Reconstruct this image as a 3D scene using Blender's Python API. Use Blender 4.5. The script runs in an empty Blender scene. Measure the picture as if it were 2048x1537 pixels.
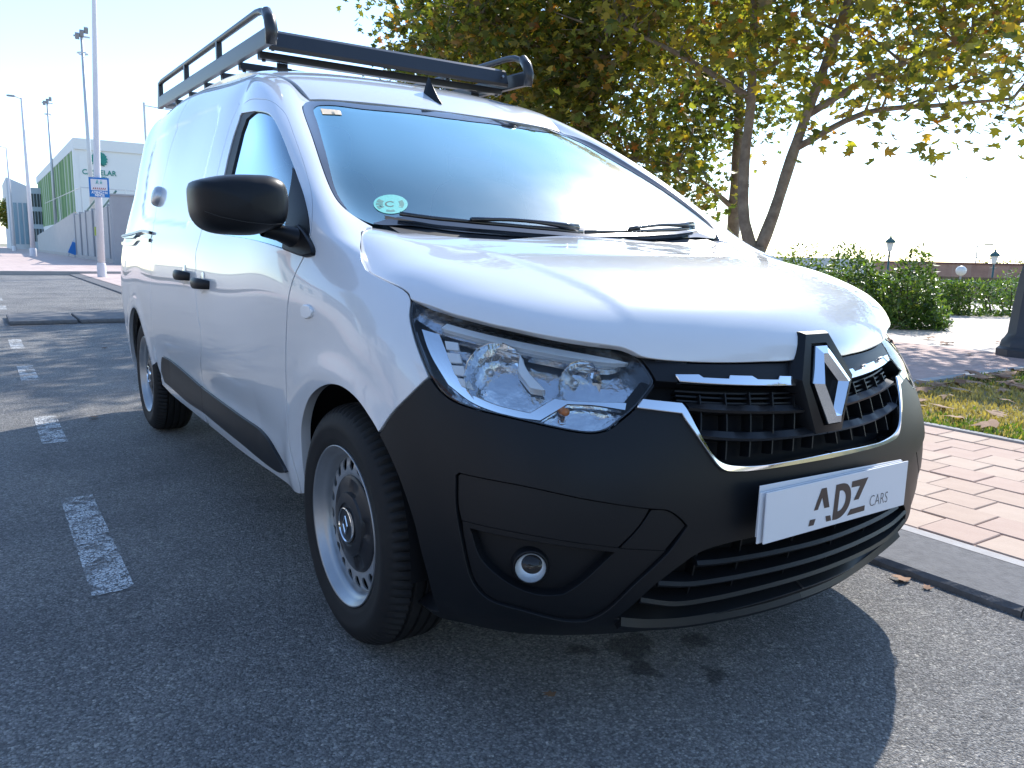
import bpy, bmesh, math, random
import numpy as np
from mathutils import Vector, Matrix
from mathutils.bvhtree import BVHTree
from mathutils.geometry import delaunay_2d_cdt

# ------------------------------------------------------------------ camera, world, sun, exposure
SC = bpy.context.scene
cam_d = bpy.data.cameras.new('camera'); cam = bpy.data.objects.new('camera', cam_d)
SC.collection.objects.link(cam); SC.camera = cam
CAM_POS = np.array([1.833, -1.565, 1.003]); YAW, PITCH, ROLL, FPX = math.radians(146.05), math.radians(-9.40), math.radians(1.223), 1579.9
_f = np.array([math.cos(PITCH)*math.cos(YAW), math.cos(PITCH)*math.sin(YAW), math.sin(PITCH)])
_r = np.cross(_f, [0, 0, 1]); _r /= np.linalg.norm(_r); _u = np.cross(_r, _f)
CR = _r*math.cos(ROLL)+_u*math.sin(ROLL); CU = -_r*math.sin(ROLL)+_u*math.cos(ROLL); CF = _f
cam.matrix_world = Matrix(((CR[0], CU[0], -CF[0], CAM_POS[0]), (CR[1], CU[1], -CF[1], CAM_POS[1]), (CR[2], CU[2], -CF[2], CAM_POS[2]), (0, 0, 0, 1)))
cam_d.sensor_fit = 'HORIZONTAL'; cam_d.sensor_width = 36.0; cam_d.lens = 36.0*FPX/2048.0
cam_d.clip_start = .05; cam_d.clip_end = 4000
SC.render.resolution_x, SC.render.resolution_y = 1024, 768

SUN_AZ, SUN_EL = math.radians(118), math.radians(40)        # azimuth measured from +x towards +y
w = bpy.data.worlds.new('World'); SC.world = w; w.use_nodes = True
nt = w.node_tree; nt.nodes.clear()
sky = nt.nodes.new('ShaderNodeTexSky'); sky.sky_type = 'NISHITA'; sky.sun_disc = False
sky.sun_elevation = SUN_EL; sky.sun_rotation = math.pi/2-SUN_AZ; sky.altitude = 50; sky.air_density = 1.0; sky.dust_density = .15; sky.ozone_density = 3.0
bgn = nt.nodes.new('ShaderNodeBackground'); bgn.inputs['Strength'].default_value = .15
outn = nt.nodes.new('ShaderNodeOutputWorld'); nt.links.new(sky.outputs[0], bgn.inputs[0]); nt.links.new(bgn.outputs[0], outn.inputs[0])
sun_d = bpy.data.lights.new('sun', 'SUN'); sun_d.energy = 2.8; sun_d.angle = math.radians(.53); sun_d.color = (1, .95, .88)
sun = bpy.data.objects.new('sun', sun_d); SC.collection.objects.link(sun)
sun.rotation_euler = Vector((math.cos(SUN_EL)*math.cos(SUN_AZ), math.cos(SUN_EL)*math.sin(SUN_AZ), math.sin(SUN_EL))).to_track_quat('Z', 'Y').to_euler()
SC.view_settings.view_transform = 'Standard'; SC.view_settings.look = 'None'
SC.view_settings.exposure = 1.20; SC.view_settings.gamma = 1.0; SC.view_settings.use_curve_mapping = False
# ------------------------------------------------------------------ free-form surfaces of the van body
def _spl_matrix(t, q):
    """rows that evaluate a natural cubic spline with knots t at q (values, first derivative)"""
    n = len(t); h = np.diff(t); A = np.zeros((n, n)); B = np.zeros((n, n)); A[0, 0] = A[-1, -1] = 1
    for i in range(1, n-1):
        A[i, i-1], A[i, i], A[i, i+1] = h[i-1], 2*(h[i-1]+h[i]), h[i]
        B[i, i-1], B[i, i], B[i, i+1] = 6/h[i-1], -6/h[i-1]-6/h[i], 6/h[i]
    M = np.linalg.solve(A, B)
    k = np.clip(np.searchsorted(t, q, 'right')-1, 0, n-2); d = q-t[k]; hh = h[k]
    E = np.zeros((len(q), n)); D = np.zeros((len(q), n)); r = np.arange(len(q))
    a, b = M[k], M[k+1]
    c1 = -hh/6*2
    E[r, k] += 1-d/hh; E[r, k+1] += d/hh
    E += (d*(-hh/3))[:, None]*a+(d*(-hh/6))[:, None]*b+(d*d/2)[:, None]*a+(d**3/(6*hh))[:, None]*(b-a)
    D[r, k] -= 1/hh; D[r, k+1] += 1/hh
    D += (-hh/3)[:, None]*a+(-hh/6)[:, None]*b+d[:, None]*a+(d*d/(2*hh))[:, None]*(b-a)
    return E, D

class Surf:
    """interpolating bicubic surface through a net [nu][nv][3]; u, v in metres of mean chord"""
    def __init__(s, net, nu, nv, disp=None, flip=1, sym='end'):
        s.P = np.array(net, float); s.flip = flip; mir = np.array([1, -1, 1])
        if sym == 'end': s.P = np.concatenate([s.P, s.P[-2:-4:-1]*mir])          # mirrored rows keep the centre line smooth
        else: s.P = np.concatenate([s.P[2:0:-1]*mir, s.P])
        s.tu = np.concatenate([[0], np.cumsum(np.linalg.norm(np.diff(s.P, axis=0), axis=2).mean(1))])
        s.tv = np.concatenate([[0], np.cumsum(np.linalg.norm(np.diff(s.P, axis=1), axis=2).mean(0))])
        if sym == 'start': s.tu -= s.tu[2]
        s.U = np.linspace(0, s.tu[-3] if sym == 'end' else s.tu[-1], nu); s.V = np.linspace(0, s.tv[-1], nv)
        Eu, Du = _spl_matrix(s.tu, s.U); Ev, Dv = _spl_matrix(s.tv, s.V)
        s.G = np.einsum('ai,bj,ijk->abk', Eu, Ev, s.P)
        s._normals()
        if disp is not None:
            s.G = s.G+s.N*disp(s.G)[..., None]; s._normals()
    def _normals(s):
        du = np.gradient(s.G, axis=0); dv = np.gradient(s.G, axis=1)
        n = np.cross(du, dv); mid = np.abs(s.G[..., 1]) < 2e-4; n[mid, 1] = 0
        s.N = s.flip*n/np.maximum(np.linalg.norm(n, axis=2, keepdims=True), 1e-9)
    def bvh(s):
        nu, nv = s.G.shape[:2]
        idx = np.arange(nu*nv).reshape(nu, nv)
        f = np.stack([idx[:-1, :-1], idx[1:, :-1], idx[1:, 1:], idx[:-1, 1:]], -1).reshape(-1, 4)
        s.nv1 = nv-1
        s.tree = BVHTree.FromPolygons([Vector(p) for p in s.G.reshape(-1, 3)], f.tolist()); return s
    def _uv(s, p, fi):
        i, j = divmod(fi, s.nv1); a = s.G[i, j]; eu = s.G[i+1, j]-a; ev = s.G[i, j+1]-a; d = np.array(p)-a
        M = np.array([[eu@eu, eu@ev], [eu@ev, ev@ev]]); x = np.linalg.solve(M, [d@eu, d@ev]); x = np.clip(x, 0, 1)
        return (s.U[i]+x[0]*(s.U[i+1]-s.U[i]), s.V[j]+x[1]*(s.V[j+1]-s.V[j]))
    def near(s, p):
        loc, n, fi, d = s.tree.find_nearest(Vector(p)); return s._uv(loc, fi)
    def ray(s, o, d):
        loc, n, fi, dist = s.tree.ray_cast(Vector(o), Vector(d))
        return None if loc is None else (np.array(loc), s._uv(loc, fi))
    def at(s, uv, off=0.0):
        """points and normals for an array of uv (bilinear on the fine grid)"""
        uv = np.atleast_2d(np.array(uv, float)); du, dv = s.U[1]-s.U[0], s.V[1]-s.V[0]
        a = np.clip(uv[:, 0]/du, 0, len(s.U)-1.001); b = np.clip(uv[:, 1]/dv, 0, len(s.V)-1.001)
        i, j = a.astype(int), b.astype(int); fu, fv = (a-i)[:, None], (b-j)[:, None]
        def L(A): return A[i, j]*(1-fu)*(1-fv)+A[i+1, j]*fu*(1-fv)+A[i, j+1]*(1-fu)*fv+A[i+1, j+1]*fu*fv
        N = L(s.N); N = N/np.linalg.norm(N, axis=1, keepdims=True)
        return L(s.G)+N*np.asarray(off).reshape(-1, 1), N

# --- side, front and windscreen: columns run from the rear corner along the right side round to the centre line, rows upwards
ROWS_Z = [.20, .265, .34, .45, .58, .70, .80, .885, .965, 1.06, 1.16, 1.28, 1.40, 1.50, 1.585, 1.65, 1.69]
ROWS_Y = [.790, .828, .852, .868, .881, .887, .886, .882, .872, .850, .826, .795, .762, .731, .698, .655, .605]
SIDE_X = [-3.54, -3.44, -3.1, -2.6, -2.0, -1.37, -.8]
TUCK = [.15, .05, .008, 0, 0, 0, 0]
# c7 .. c14 for the lower rows (x, y, z): from just behind the front wheel arch round to the nose
LOW = [
 [(-.30, -.785, .20), (.05, -.785, .20), (.28, -.775, .20), (.45, -.725, .20), (.555, -.62, .195), (.635, -.43, .185), (.685, -.20, .172), (.70, 0, .165)],
 [(-.30, -.816, .265), (.05, -.822, .265), (.29, -.82, .265), (.51, -.755, .262), (.64, -.62, .258), (.705, -.43, .248), (.745, -.20, .238), (.757, 0, .234)],
 [(-.30, -.838, .34), (.05, -.845, .34), (.30, -.842, .34), (.54, -.765, .338), (.672, -.62, .335), (.738, -.43, .33), (.775, -.20, .325), (.787, 0, .322)],
 [(-.30, -.851, .45), (.05, -.856, .45), (.30, -.853, .45), (.55, -.765, .448), (.685, -.615, .446), (.752, -.43, .444), (.79, -.20, .442), (.803, 0, .44)],
 [(-.30, -.864, .58), (.05, -.864, .58), (.30, -.852, .578), (.54, -.755, .572), (.675, -.61, .566), (.744, -.425, .560), (.785, -.20, .556), (.798, 0, .555)],
 [(-.30, -.873, .70), (.05, -.867, .70), (.285, -.845, .695), (.505, -.745, .682), (.635, -.605, .672), (.715, -.42, .664), (.765, -.20, .658), (.782, 0, .656)],
 [(-.30, -.878, .80), (.05, -.864, .80), (.265, -.838, .79), (.46, -.73, .772), (.585, -.595, .756), (.675, -.415, .744), (.738, -.20, .735), (.758, 0, .732)],
 [(-.30, -.879, .885), (.05, -.855, .880), (.24, -.813, .868), (.40, -.71, .845), (.515, -.58, .826), (.615, -.41, .812), (.69, -.20, .803), (.715, 0, .80)],
 [(-.30, -.866, .965), (.03, -.822, .960), (.18, -.775, .940), (.30, -.68, .91), (.40, -.56, .885), (.50, -.40, .87), (.58, -.20, .865), (.61, 0, .86)]]
UPPER = {9: [(-.31, -.843, 1.06), (-.10, -.785, 1.04), (-.02, -.71, 1.005), (.03, -.61, .98), (.07, -.50, .965), (.11, -.36, .955), (.14, -.19, .945), (.15, 0, .94)]}
_base = [(-.40, -.812, 1.16), (-.285, -.758, 1.142), (-.245, -.702, 1.108), (-.205, -.605, 1.083), (-.17, -.485, 1.066), (-.145, -.34, 1.055), (-.128, -.17, 1.048), (-.122, 0, 1.046)]
_head = [(-1.14, -.668, 1.585), (-1.005, -.605, 1.545), (-.98, -.555, 1.517), (-.98, -.475, 1.527), (-.982, -.375, 1.533), (-.984, -.265, 1.537), (-.985, -.135, 1.539), (-.985, 0, 1.540)]
for _k, _t in ((10, 0), (11, .27), (12, .54), (13, .79), (14, 1)):      # A-pillar and windscreen, slightly bowed
    UPPER[_k] = [tuple(a+(b-a)*_t+o*4*_t*(1-_t) for a, b, o in zip(p, q, (.008, .017*p[1], .014))) for p, q in zip(_base, _head)]
UPPER[15] = [(-1.25, -.625, 1.632), (-1.11, -.57, 1.59)]+[(x-.11, y*.95, z+.04) for x, y, z in _head[2:]]
UPPER[16] = [(-1.35, -.58, 1.662), (-1.23, -.525, 1.625)]+[(x-.22, y*.9, z+.07) for x, y, z in _head[2:]]
DITCH = ([-3.6, -3.3, -2.7, -2.0, -1.62, -1.35, -1.13, -.95], [1.70, 1.73, 1.745, 1.725, 1.70, 1.665, 1.61, 1.51])   # height of the roof seam along the van
net1 = []
for k in range(17):
    z, y = ROWS_Z[k], ROWS_Y[k]
    row = []
    for c, (x, t) in enumerate(zip(SIDE_X, TUCK)):
        xx = x; zz = z; yy = -y
        if z > 1.0:
            if c == 5: xx = x-.16*max(0, (z-1.06))
            if c == 6: xx = .5*(SIDE_X[5]-.16*max(0, (z-1.06))+UPPER[k][0][0])+.02 if k >= 9 else x      # follows the rake of the A-pillar
            if c <= 1: xx = x+.18*max(0, (z-1.06))         # leaning tail
        if z > 1.3: zz = 1.3+(z-1.3)*(np.interp(xx, *DITCH)-1.3)/.39
        if z > 1.3 and c <= 3: yy = yy-.02*min(1, (z-1.3)/.3)
        row.append((xx, yy+t*(1.15 if z > 1.2 else 1), zz))
    row += LOW[k] if k < 9 else UPPER[k]
    net1.append(row)
net1 = np.array(net1).transpose(1, 0, 2)

def arch_disp(G):
    """flared wheel-arch lips and the hollow above the sill"""
    d = np.zeros(G.shape[:2])
    for cx, top in ((.0, .0), (-2.812, 0)):
        r = np.hypot(G[..., 0]-cx, (G[..., 2]-.31)*1.0)
        d += .008*np.exp(-((r-.385)/.045)**2)*(np.abs(G[..., 1]) > .6)*(G[..., 2] < .86)
    x, z = G[..., 0], G[..., 2]
    d -= .016*np.exp(-((z-.46)/.085)**2)*np.clip((x+2.3)/.25, 0, 1)*np.clip((-.42-x)/.25, 0, 1)*(np.abs(G[..., 1]) > .6)
    E = np.array(EMBOSS); dist = np.full(x.shape, 9.0); ins = np.zeros(x.shape, bool); j = len(E)-1      # pressed panel where the rear side window would be
    sel = (z > 1.0) & (x < -1.4)
    px, pz = x[sel], z[sel]; dd = np.full(px.shape, 9.0); ii = np.zeros(px.shape, bool)
    for i in range(len(E)):
        a, b = E[j], E[i]; e = b-a; t = np.clip(((px-a[0])*e[0]+(pz-a[1])*e[1])/(e@e), 0, 1); dd = np.minimum(dd, np.hypot(px-a[0]-t*e[0], pz-a[1]-t*e[1]))
        ii ^= ((b[1] > pz) != (a[1] > pz)) & (px < (a[0]-b[0])*(pz-b[1])/(a[1]-b[1]+1e-12)+b[0]); j = i
    sd = np.where(ii, dd, -dd); d[sel] -= .006*np.clip(sd/.022+.5, 0, 1)**2*(3-2*np.clip(sd/.022+.5, 0, 1))
    return d
EMBOSS = [(-1.66, 1.088), (-2.01, 1.105), (-2.36, 1.118), (-2.61, 1.130), (-2.79, 1.150), (-2.90, 1.215), (-2.95, 1.36), (-2.91, 1.50), (-2.82, 1.545), (-2.55, 1.560), (-2.28, 1.568), (-1.90, 1.575), (-1.64, 1.565), (-1.57, 1.545), (-1.535, 1.48), (-1.528, 1.38), (-1.53, 1.28), (-1.55, 1.15)]
S1 = Surf(net1, 820, 420, arch_disp).bvh()

# --- bonnet: columns from the centre line to the side, rows from the windscreen to the nose
BON = [
 [(-.20, 0, 1.066), (-.05, 0, 1.050), (.13, 0, 1.023), (.35, 0, .988), (.55, 0, .938), (.675, 0, .885), (.735, 0, .82), (.75, 0, .74)],
 [(-.20, -.2, 1.065), (-.05, -.2, 1.048), (.13, -.2, 1.021), (.345, -.2, .986), (.535, -.2, .936), (.65, -.2, .883), (.705, -.2, .82), (.72, -.2, .74)],
 [(-.20, -.43, 1.062), (-.06, -.43, 1.045), (.11, -.43, 1.016), (.315, -.43, .980), (.485, -.43, .932), (.588, -.43, .881), (.636, -.43, .82), (.65, -.43, .745)],
 [(-.20, -.62, 1.060), (-.07, -.62, 1.040), (.08, -.625, 1.006), (.265, -.625, .970), (.415, -.62, .926), (.505, -.615, .88), (.55, -.61, .825), (.563, -.605, .755)],
 [(-.20, -.725, 1.056), (-.08, -.738, 1.030), (.05, -.745, .988), (.195, -.742, .955), (.31, -.738, .918), (.38, -.732, .883), (.42, -.726, .838), (.432, -.72, .775)],
 [(-.18, -.783, 1.012), (-.06, -.798, .976), (.05, -.806, .944), (.16, -.803, .915), (.25, -.797, .882), (.305, -.79, .85), (.338, -.783, .805), (.348, -.776, .75)]]
def bonnet_disp(G):
    x, y = G[..., 0], np.abs(G[..., 1]); c = np.interp(x, [-.1, .18, .35, .46, .57, .70], [.535, .510, .493, .469, .447, .42])     # crease of the raised centre
    f = np.clip((x-.10)/.16, 0, 1)*np.clip((.66-x)/.16, 0, 1); t = np.clip((c-y)/.035+.5, 0, 1)
    return .0042*f*t*t*(3-2*t)-.0008*f*np.exp(-((y-c-.05)/.045)**2)
S2 = Surf(np.array(BON), 260, 340, bonnet_disp, sym='start').bvh()

# --- roof: columns from the centre line to the gutter, rows from the windscreen header to the tail
RX = [-.985, -1.08, -1.25, -1.55, -2.0, -2.5, -3.0, -3.35, -3.5]
RZ = [1.541, 1.603, 1.675, 1.745, 1.795, 1.815, 1.815, 1.795, 1.775]
roof = []
for fy, q in ((0, 0), (.3, .06), (.58, .22), (.8, .48), (.94, .78), (1.0, 1.0), (1.04, 1.12)):
    col = []
    for x, z in zip(RX, RZ):
        hw = .552+.066*min(1, max(0, (-.985-x)/.45)); e = float(np.interp(x, *DITCH))+.004-(.012 if x > -1 else 0)
        col.append((x, -hw*fy, z+(e-z)*q))
    roof.append(col)
def roof_disp(G):
    d = np.zeros(G.shape[:2]); x = G[..., 0]; y = np.abs(G[..., 1])
    for yc in (.16, .38):
        d -= .007*np.exp(-((y-yc)/.03)**4)*np.clip((-1.45-x)/.12, 0, 1)*np.clip((x+3.3)/.12, 0, 1)
    return d
S4 = Surf(np.array(roof), 200, 360, roof_disp, flip=-1, sym='start').bvh()
# outlines of the panels, measured on the body surface (metres, right half)
OUT = {
 'door_front': [(-1.3084,-.7084,1.5322),(-1.1592,-.7145,1.524),(-1.0187,-.7134,1.5084),(-.9405,-.7067,1.4933),(-.8556,-.7039,1.4638),(-.7673,-.7087,1.4237),(-.6253,-.7337,1.3462),(-.4993,-.7556,1.2716),(-.4007,-.7737,1.2085),(-.3223,-.7907,1.1541),(-.2748,-.8058,1.1156),(-.2372,-.8215,1.0787),(-.2071,-.8407,1.0265),(-.2147,-.8542,.9806),(-.2412,-.8683,.9369),(-.2574,-.8759,.9007),(-.2734,-.879,.8601),(-.2949,-.8776,.7954),(-.3143,-.8751,.7309),(-.335,-.87,.6394),(-.346,-.8665,.5546),(-.353,-.8637,.4906),(-.3522,-.8593,.4442),(-.3491,-.8565,.4238)],
 'door_rear': [(-1.3084,-.7084,1.5322),(-1.3234,-.7373,1.4581),(-1.318,-.7693,1.3624),(-1.3102,-.7963,1.2734),(-1.3298,-.8217,1.1773),(-1.3601,-.8438,1.0848),(-1.3712,-.8624,1.0133),(-1.3798,-.8715,.9679),(-1.354,-.8773,.9288),(-1.3365,-.8858,.809),(-1.3023,-.8876,.7301),(-1.2796,-.8877,.7047),(-1.2941,-.8843,.6225),(-1.4034,-.8632,.5121),(-1.442,-.8515,.4473)],
 'slide_rear': [(-2.304,-.6858,1.6675),(-2.3093,-.7266,1.5678),(-2.3685,-.746,1.4826),(-2.4002,-.7762,1.3496),(-2.4242,-.7967,1.2571),(-2.4345,-.8154,1.185),(-2.4215,-.8266,1.1409),(-2.371,-.8467,1.0822),(-2.3153,-.8667,1.0035),(-2.2882,-.8797,.9259),(-2.2763,-.8891,.7495),(-2.3026,-.887,.6347),(-2.32,-.8801,.5428),(-2.3221,-.8688,.436),(-2.2844,-.8616,.3837)],
 'ditch_old': [(-.919,-.5992,1.4958),(-.9784,-.5922,1.5265),(-1.0543,-.5799,1.5645),(-1.1398,-.5687,1.6033),(-1.2645,-.5496,1.6435),(-1.3078,-.5604,1.6546),(-1.358,-.5928,1.6621),(-1.4485,-.6144,1.6723),(-1.6946,-.6023,1.7018)],
 'clad_top': [(-.3944,-.8495,.3538),(-.4287,-.8468,.3618),(-.5844,-.8489,.4198),(-.8419,-.8526,.4365),(-1.4411,-.8516,.4495),(-2.1505,-.8649,.4885)],
 'clad_bot': [(-2.197,-.864,.4588),(-2.2246,-.8616,.4061),(-2.1825,-.8556,.3594),(-1.7384,-.8485,.3402),(-1.4154,-.8505,.3478),(-.8772,-.851,.3391),(-.5229,-.8393,.3254)],
 'sill': [(-.3041,-.8299,.3051),(-.5289,-.8373,.3163),(-.8857,-.8494,.3289),(-1.1524,-.8501,.3306),(-1.4338,-.8484,.3341)],
 'arch_f': [(-.2887,-.8321,.3141),(-.2801,-.8434,.3738),(-.2784,-.8469,.4053),(-.2667,-.853,.4705),(-.2398,-.8595,.5304),(-.1705,-.8669,.6014),(-.0881,-.8715,.6469),(.0077,-.8743,.6757),(.0912,-.8741,.6823),(.1689,-.8707,.6663),(.2374,-.8656,.6299),(.2701,-.8626,.6055)],
 'arch_r': [(-2.9428,-.874,.5971),(-2.9036,-.8801,.6414),(-2.8095,-.8863,.6725),(-2.6771,-.891,.6946),(-2.5649,-.8884,.6897),(-2.4587,-.8876,.6506),(-2.3891,-.8832,.5779),(-2.3398,-.8757,.4986),(-2.2964,-.8673,.4249),(-2.2382,-.86,.3831)],
 'window': [(-1.2447,-.8498,1.0591),(-1.2204,-.8271,1.1545),(-1.202,-.7995,1.2604),(-1.2248,-.775,1.3379),(-1.2398,-.7498,1.4104),(-1.2356,-.727,1.4782),(-1.2134,-.7247,1.4861),(-1.0191,-.7351,1.466),(-.9119,-.7366,1.4496),(-.8465,-.737,1.4331),(-.7601,-.7455,1.3961),(-.6371,-.7627,1.3315),(-.5206,-.7797,1.2629),(-.4146,-.7951,1.1955),(-.3336,-.8072,1.1418),(-.2553,-.8238,1.0829),(-.2127,-.8371,1.0395),(-.2103,-.8516,.9885),(-.2421,-.8549,.99),(-.6237,-.8621,1.0253),(-1.0769,-.8521,1.048)],
 'glass_rear': [(-1.1658,-.851,1.0529),(-1.1329,-.8235,1.1688),(-1.1135,-.8012,1.2544),(-1.1532,-.7518,1.4009),(-1.1356,-.7363,1.4544),(-1.1066,-.7363,1.4583)],
 'quarter': [(-.4778,-.788,1.2335),(-.4146,-.7951,1.1955),(-.3336,-.8072,1.1418),(-.2553,-.8238,1.0829),(-.2127,-.8371,1.0395),(-.2103,-.8516,.9885),(-.2711,-.8572,.9933),(-.3405,-.8616,1.0006),(-.3771,-.8452,1.0685),(-.4177,-.8231,1.1384)],
 'emboss': [(-1.6788,-.8396,1.0884),(-2.0392,-.8319,1.1124),(-2.3941,-.8277,1.1366),(-2.6575,-.8193,1.156),(-2.8324,-.8091,1.1794),(-2.9097,-.7983,1.2258),(-2.9612,-.7631,1.389),(-2.9169,-.738,1.5131),(-2.8297,-.7329,1.5483),(-2.5689,-.735,1.5607),(-2.293,-.7259,1.5705),(-1.9167,-.7075,1.5789),(-1.6607,-.7064,1.5659),(-1.5795,-.712,1.5535),(-1.5737,-.7296,1.4863),(-1.5594,-.7608,1.3853),(-1.5576,-.7874,1.2863),(-1.5367,-.819,1.1862)],
 'bump_top': [(.2701,-.8626,.6055),(.2999,-.8464,.6519),(.3484,-.8251,.7008),(.3851,-.7983,.7443)],
 'head': [(.2579,-.7771,.8961),(.2818,-.7921,.8652),(.3121,-.7993,.8307),(.3523,-.8012,.7843),(.3869,-.7973,.744),(.4141,-.7902,.7196),(.4467,-.777,.7018),(.4898,-.7525,.6906),(.545,-.7118,.6807),(.5846,-.6753,.6723),(.6199,-.636,.6629),(.6458,-.6002,.6564),(.66,-.575,.6552),(.6697,-.5492,.6609),(.673,-.5286,.6728),(.6761,-.4838,.7014),(.6693,-.4296,.7447),(.6664,-.4256,.7509),(.6441,-.4299,.777),(.6191,-.4376,.7992),(.5991,-.4536,.8102),(.5635,-.4957,.8223),(.488,-.5783,.8432),(.4264,-.6382,.8595),(.363,-.6987,.8744),(.2926,-.7577,.8881)],
 'bon_side': [(-.2015,-.6615,1.0638),(-.1715,-.6967,1.0592),(-.1332,-.7255,1.0461),(-.0617,-.759,1.0122),(-.0027,-.7806,.9794),(.0447,-.7913,.9576),(.0876,-.7905,.9471),(.1605,-.7847,.932),(.2162,-.7778,.9192),(.241,-.7765,.9105),(.26,-.7792,.8989),(.3186,-.7625,.8877),(.3797,-.7383,.8734),(.4496,-.6967,.859),(.5063,-.65,.847),(.5541,-.5977,.8352),(.5922,-.539,.8254),(.6201,-.4801,.8164),(.6312,-.4575,.8072),(.6399,-.4402,.797),(.6573,-.3923,.789),(.6806,-.3219,.7836),(.7032,-.247,.7809),(.7238,-.1684,.7805),(.7406,-.0799,.781),(.742,-.0581,.7881),(.7393,-.0463,.8035),(.7285,-.0275,.8306),(.724,-.0077,.8386),(.7275,.0,.8334)],
 'bon_side1': [(-.1687,-.6758,1.0645),(-.1508,-.7057,1.0586),(-.1152,-.7332,1.0457),(-.0187,-.7774,1.012),(.0452,-.801,.98),(.082,-.8075,.9585),(.1166,-.8034,.948),(.1737,-.7909,.9325),(.2169,-.7781,.9193),(.2372,-.7746,.9103),(.2546,-.7765,.8986)],
 'bon_front1': [(.6124,-.4401,.8041),(.6275,-.4285,.7949),(.6509,-.386,.7878),(.6777,-.3189,.783),(.7005,-.2438,.7804),(.7181,-.1613,.7794),(.7299,-.0654,.7788),(.7269,-.0372,.7851),(.7156,-.0134,.7992),(.6964,.0,.8169),(.6948,.0,.8182),(.7044,.0,.8102)],
 'crease': [(.1888,-.5117,.9973),(.2754,-.501,.9835),(.3494,-.4956,.967),(.4664,-.4707,.9346),(.533,-.4546,.911),(.5695,-.4487,.891)],
 'ridge': [(-.1358,-.6719,1.0543),(.0995,-.6877,.9944),(.2945,-.6915,.9488),(.4266,-.6409,.9158),(.5091,-.5697,.8956),(.5777,-.4555,.8823)],
 'hl_strip': [(.3517,-.7554,.8483),(.3529,-.7421,.8579),(.436,-.6772,.8378),(.5321,-.5756,.8157),(.5983,-.4882,.7981),(.6211,-.4573,.7895),(.6045,-.4932,.7903),(.525,-.6041,.8083),(.4461,-.6833,.8269)],
 'hl_bezel': [(.3077,-.7881,.8499),(.3477,-.7645,.8429),(.3901,-.7682,.7986),(.4285,-.7673,.7531),(.4646,-.7566,.7223),(.5152,-.7247,.7063),(.5723,-.6741,.6953),(.5904,-.623,.7264),(.6136,-.5908,.7218),(.6533,-.514,.7193),(.6647,-.4892,.7175),(.6698,-.4961,.7042),(.6385,-.5529,.7145),(.6094,-.6038,.7167),(.5908,-.6607,.6826),(.5423,-.7102,.6882),(.4753,-.7566,.7054),(.4149,-.7837,.7366),(.3511,-.7936,.8008)],
 'hl_cell': [(.3704,-.7611,.8268),(.3942,-.7419,.8252),(.4061,-.7462,.8098),(.3835,-.7646,.8103),(.388,-.767,.8025),(.4117,-.7481,.8021),(.4252,-.7509,.784),(.4043,-.7676,.7834),(.4094,-.768,.7767),(.4312,-.7507,.7774),(.4442,-.7532,.7574),(.4239,-.7676,.7587),(.4316,-.766,.7513),(.4505,-.7521,.751),(.4682,-.7492,.7316),(.4449,-.764,.7364)],
 'hl_bowl': [(.4863,-.7071,.7694),(.6013,-.5641,.7572),(.6139,-.6135,.7)],
 'hl_div': [(.4978,-.648,.8068),(.5302,-.6508,.7748),(.5722,-.6361,.7388),(.552,-.6589,.7426),(.518,-.6671,.7742)],
 'bon_rear': [(-.2015,-.6615,1.0638),(-.1842,-.6203,1.0579),(-.1447,-.5641,1.0513),(-.0877,-.512,1.0449),(-.036,-.4379,1.0409),(-.0045,-.3612,1.0389)],
 'ws_side': [(-.9776,-.4234,1.5297),(-.9886,-.5126,1.5241),(-.9832,-.5458,1.5181),(-.9391,-.5833,1.5021),(-.8854,-.6112,1.4807),(-.8245,-.6329,1.4527),(-.6327,-.6748,1.3509),(-.4698,-.7094,1.2574),(-.3669,-.7268,1.1911),(-.2888,-.733,1.1405),(-.2462,-.7244,1.1126),(-.2125,-.7056,1.0903),(-.1807,-.6602,1.0698)],
 'ws_top': [(-.9832,-.5458,1.5181),(-.9591,-.3718,1.5229),(-.9748,-.117,1.5346),(-.9757,-.0256,1.5358)],
 'ws_band': [(-.8704,-.5786,1.4656),(-.9139,-.5517,1.4875),(-.9234,-.5283,1.4948),(-.9037,-.3956,1.4956),(-.9086,-.1511,1.5025),(-.9025,-.0655,1.5002)],
 'ws_bandl': [(-.8704,-.5786,1.4656),(-.7467,-.6094,1.4023),(-.5672,-.6567,1.3074),(-.4236,-.6941,1.2235),(-.3142,-.717,1.1533),(-.233,-.7156,1.1033),(-.1866,-.6852,1.0743)],
 'chrome_in': [(.6745,-.4669,.7152),(.7057,-.3887,.7059),(.7126,-.3821,.6954),(.7319,-.3681,.6564),(.7494,-.3478,.6136),(.7587,-.329,.5906),(.7665,-.3,.5785),(.7791,-.229,.5709),(.7891,-.1423,.5716),(.7947,-.0337,.5782)],
 'chrome_out': [(.677,-.4832,.7001),(.7128,-.3945,.6871),(.7226,-.386,.669),(.7543,-.3428,.5977),(.763,-.3229,.5747),(.7684,-.301,.5666),(.7803,-.2295,.5625),(.7938,-.0961,.5633),(.7964,-.0254,.5661)],
 'grille_top': [(.668,-.4255,.7487),(.6861,-.3804,.745),(.7219,-.2734,.736),(.7473,-.1574,.7299),(.7581,-.0651,.7267)],
 'moustache': [(.6758,-.382,.7593),(.6929,-.3308,.7582),(.6991,-.3234,.7522),(.7172,-.2646,.7483),(.7145,-.2598,.7548),(.7279,-.2063,.752),(.7339,-.195,.7449),(.7444,-.1384,.7416),(.7416,-.1322,.7488),(.7491,-.0746,.7452),(.7567,-.064,.7301),(.758,-.0653,.727),(.7469,-.157,.7309),(.7307,-.2366,.7352),(.7103,-.3096,.7401),(.686,-.3781,.7462)],
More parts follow.
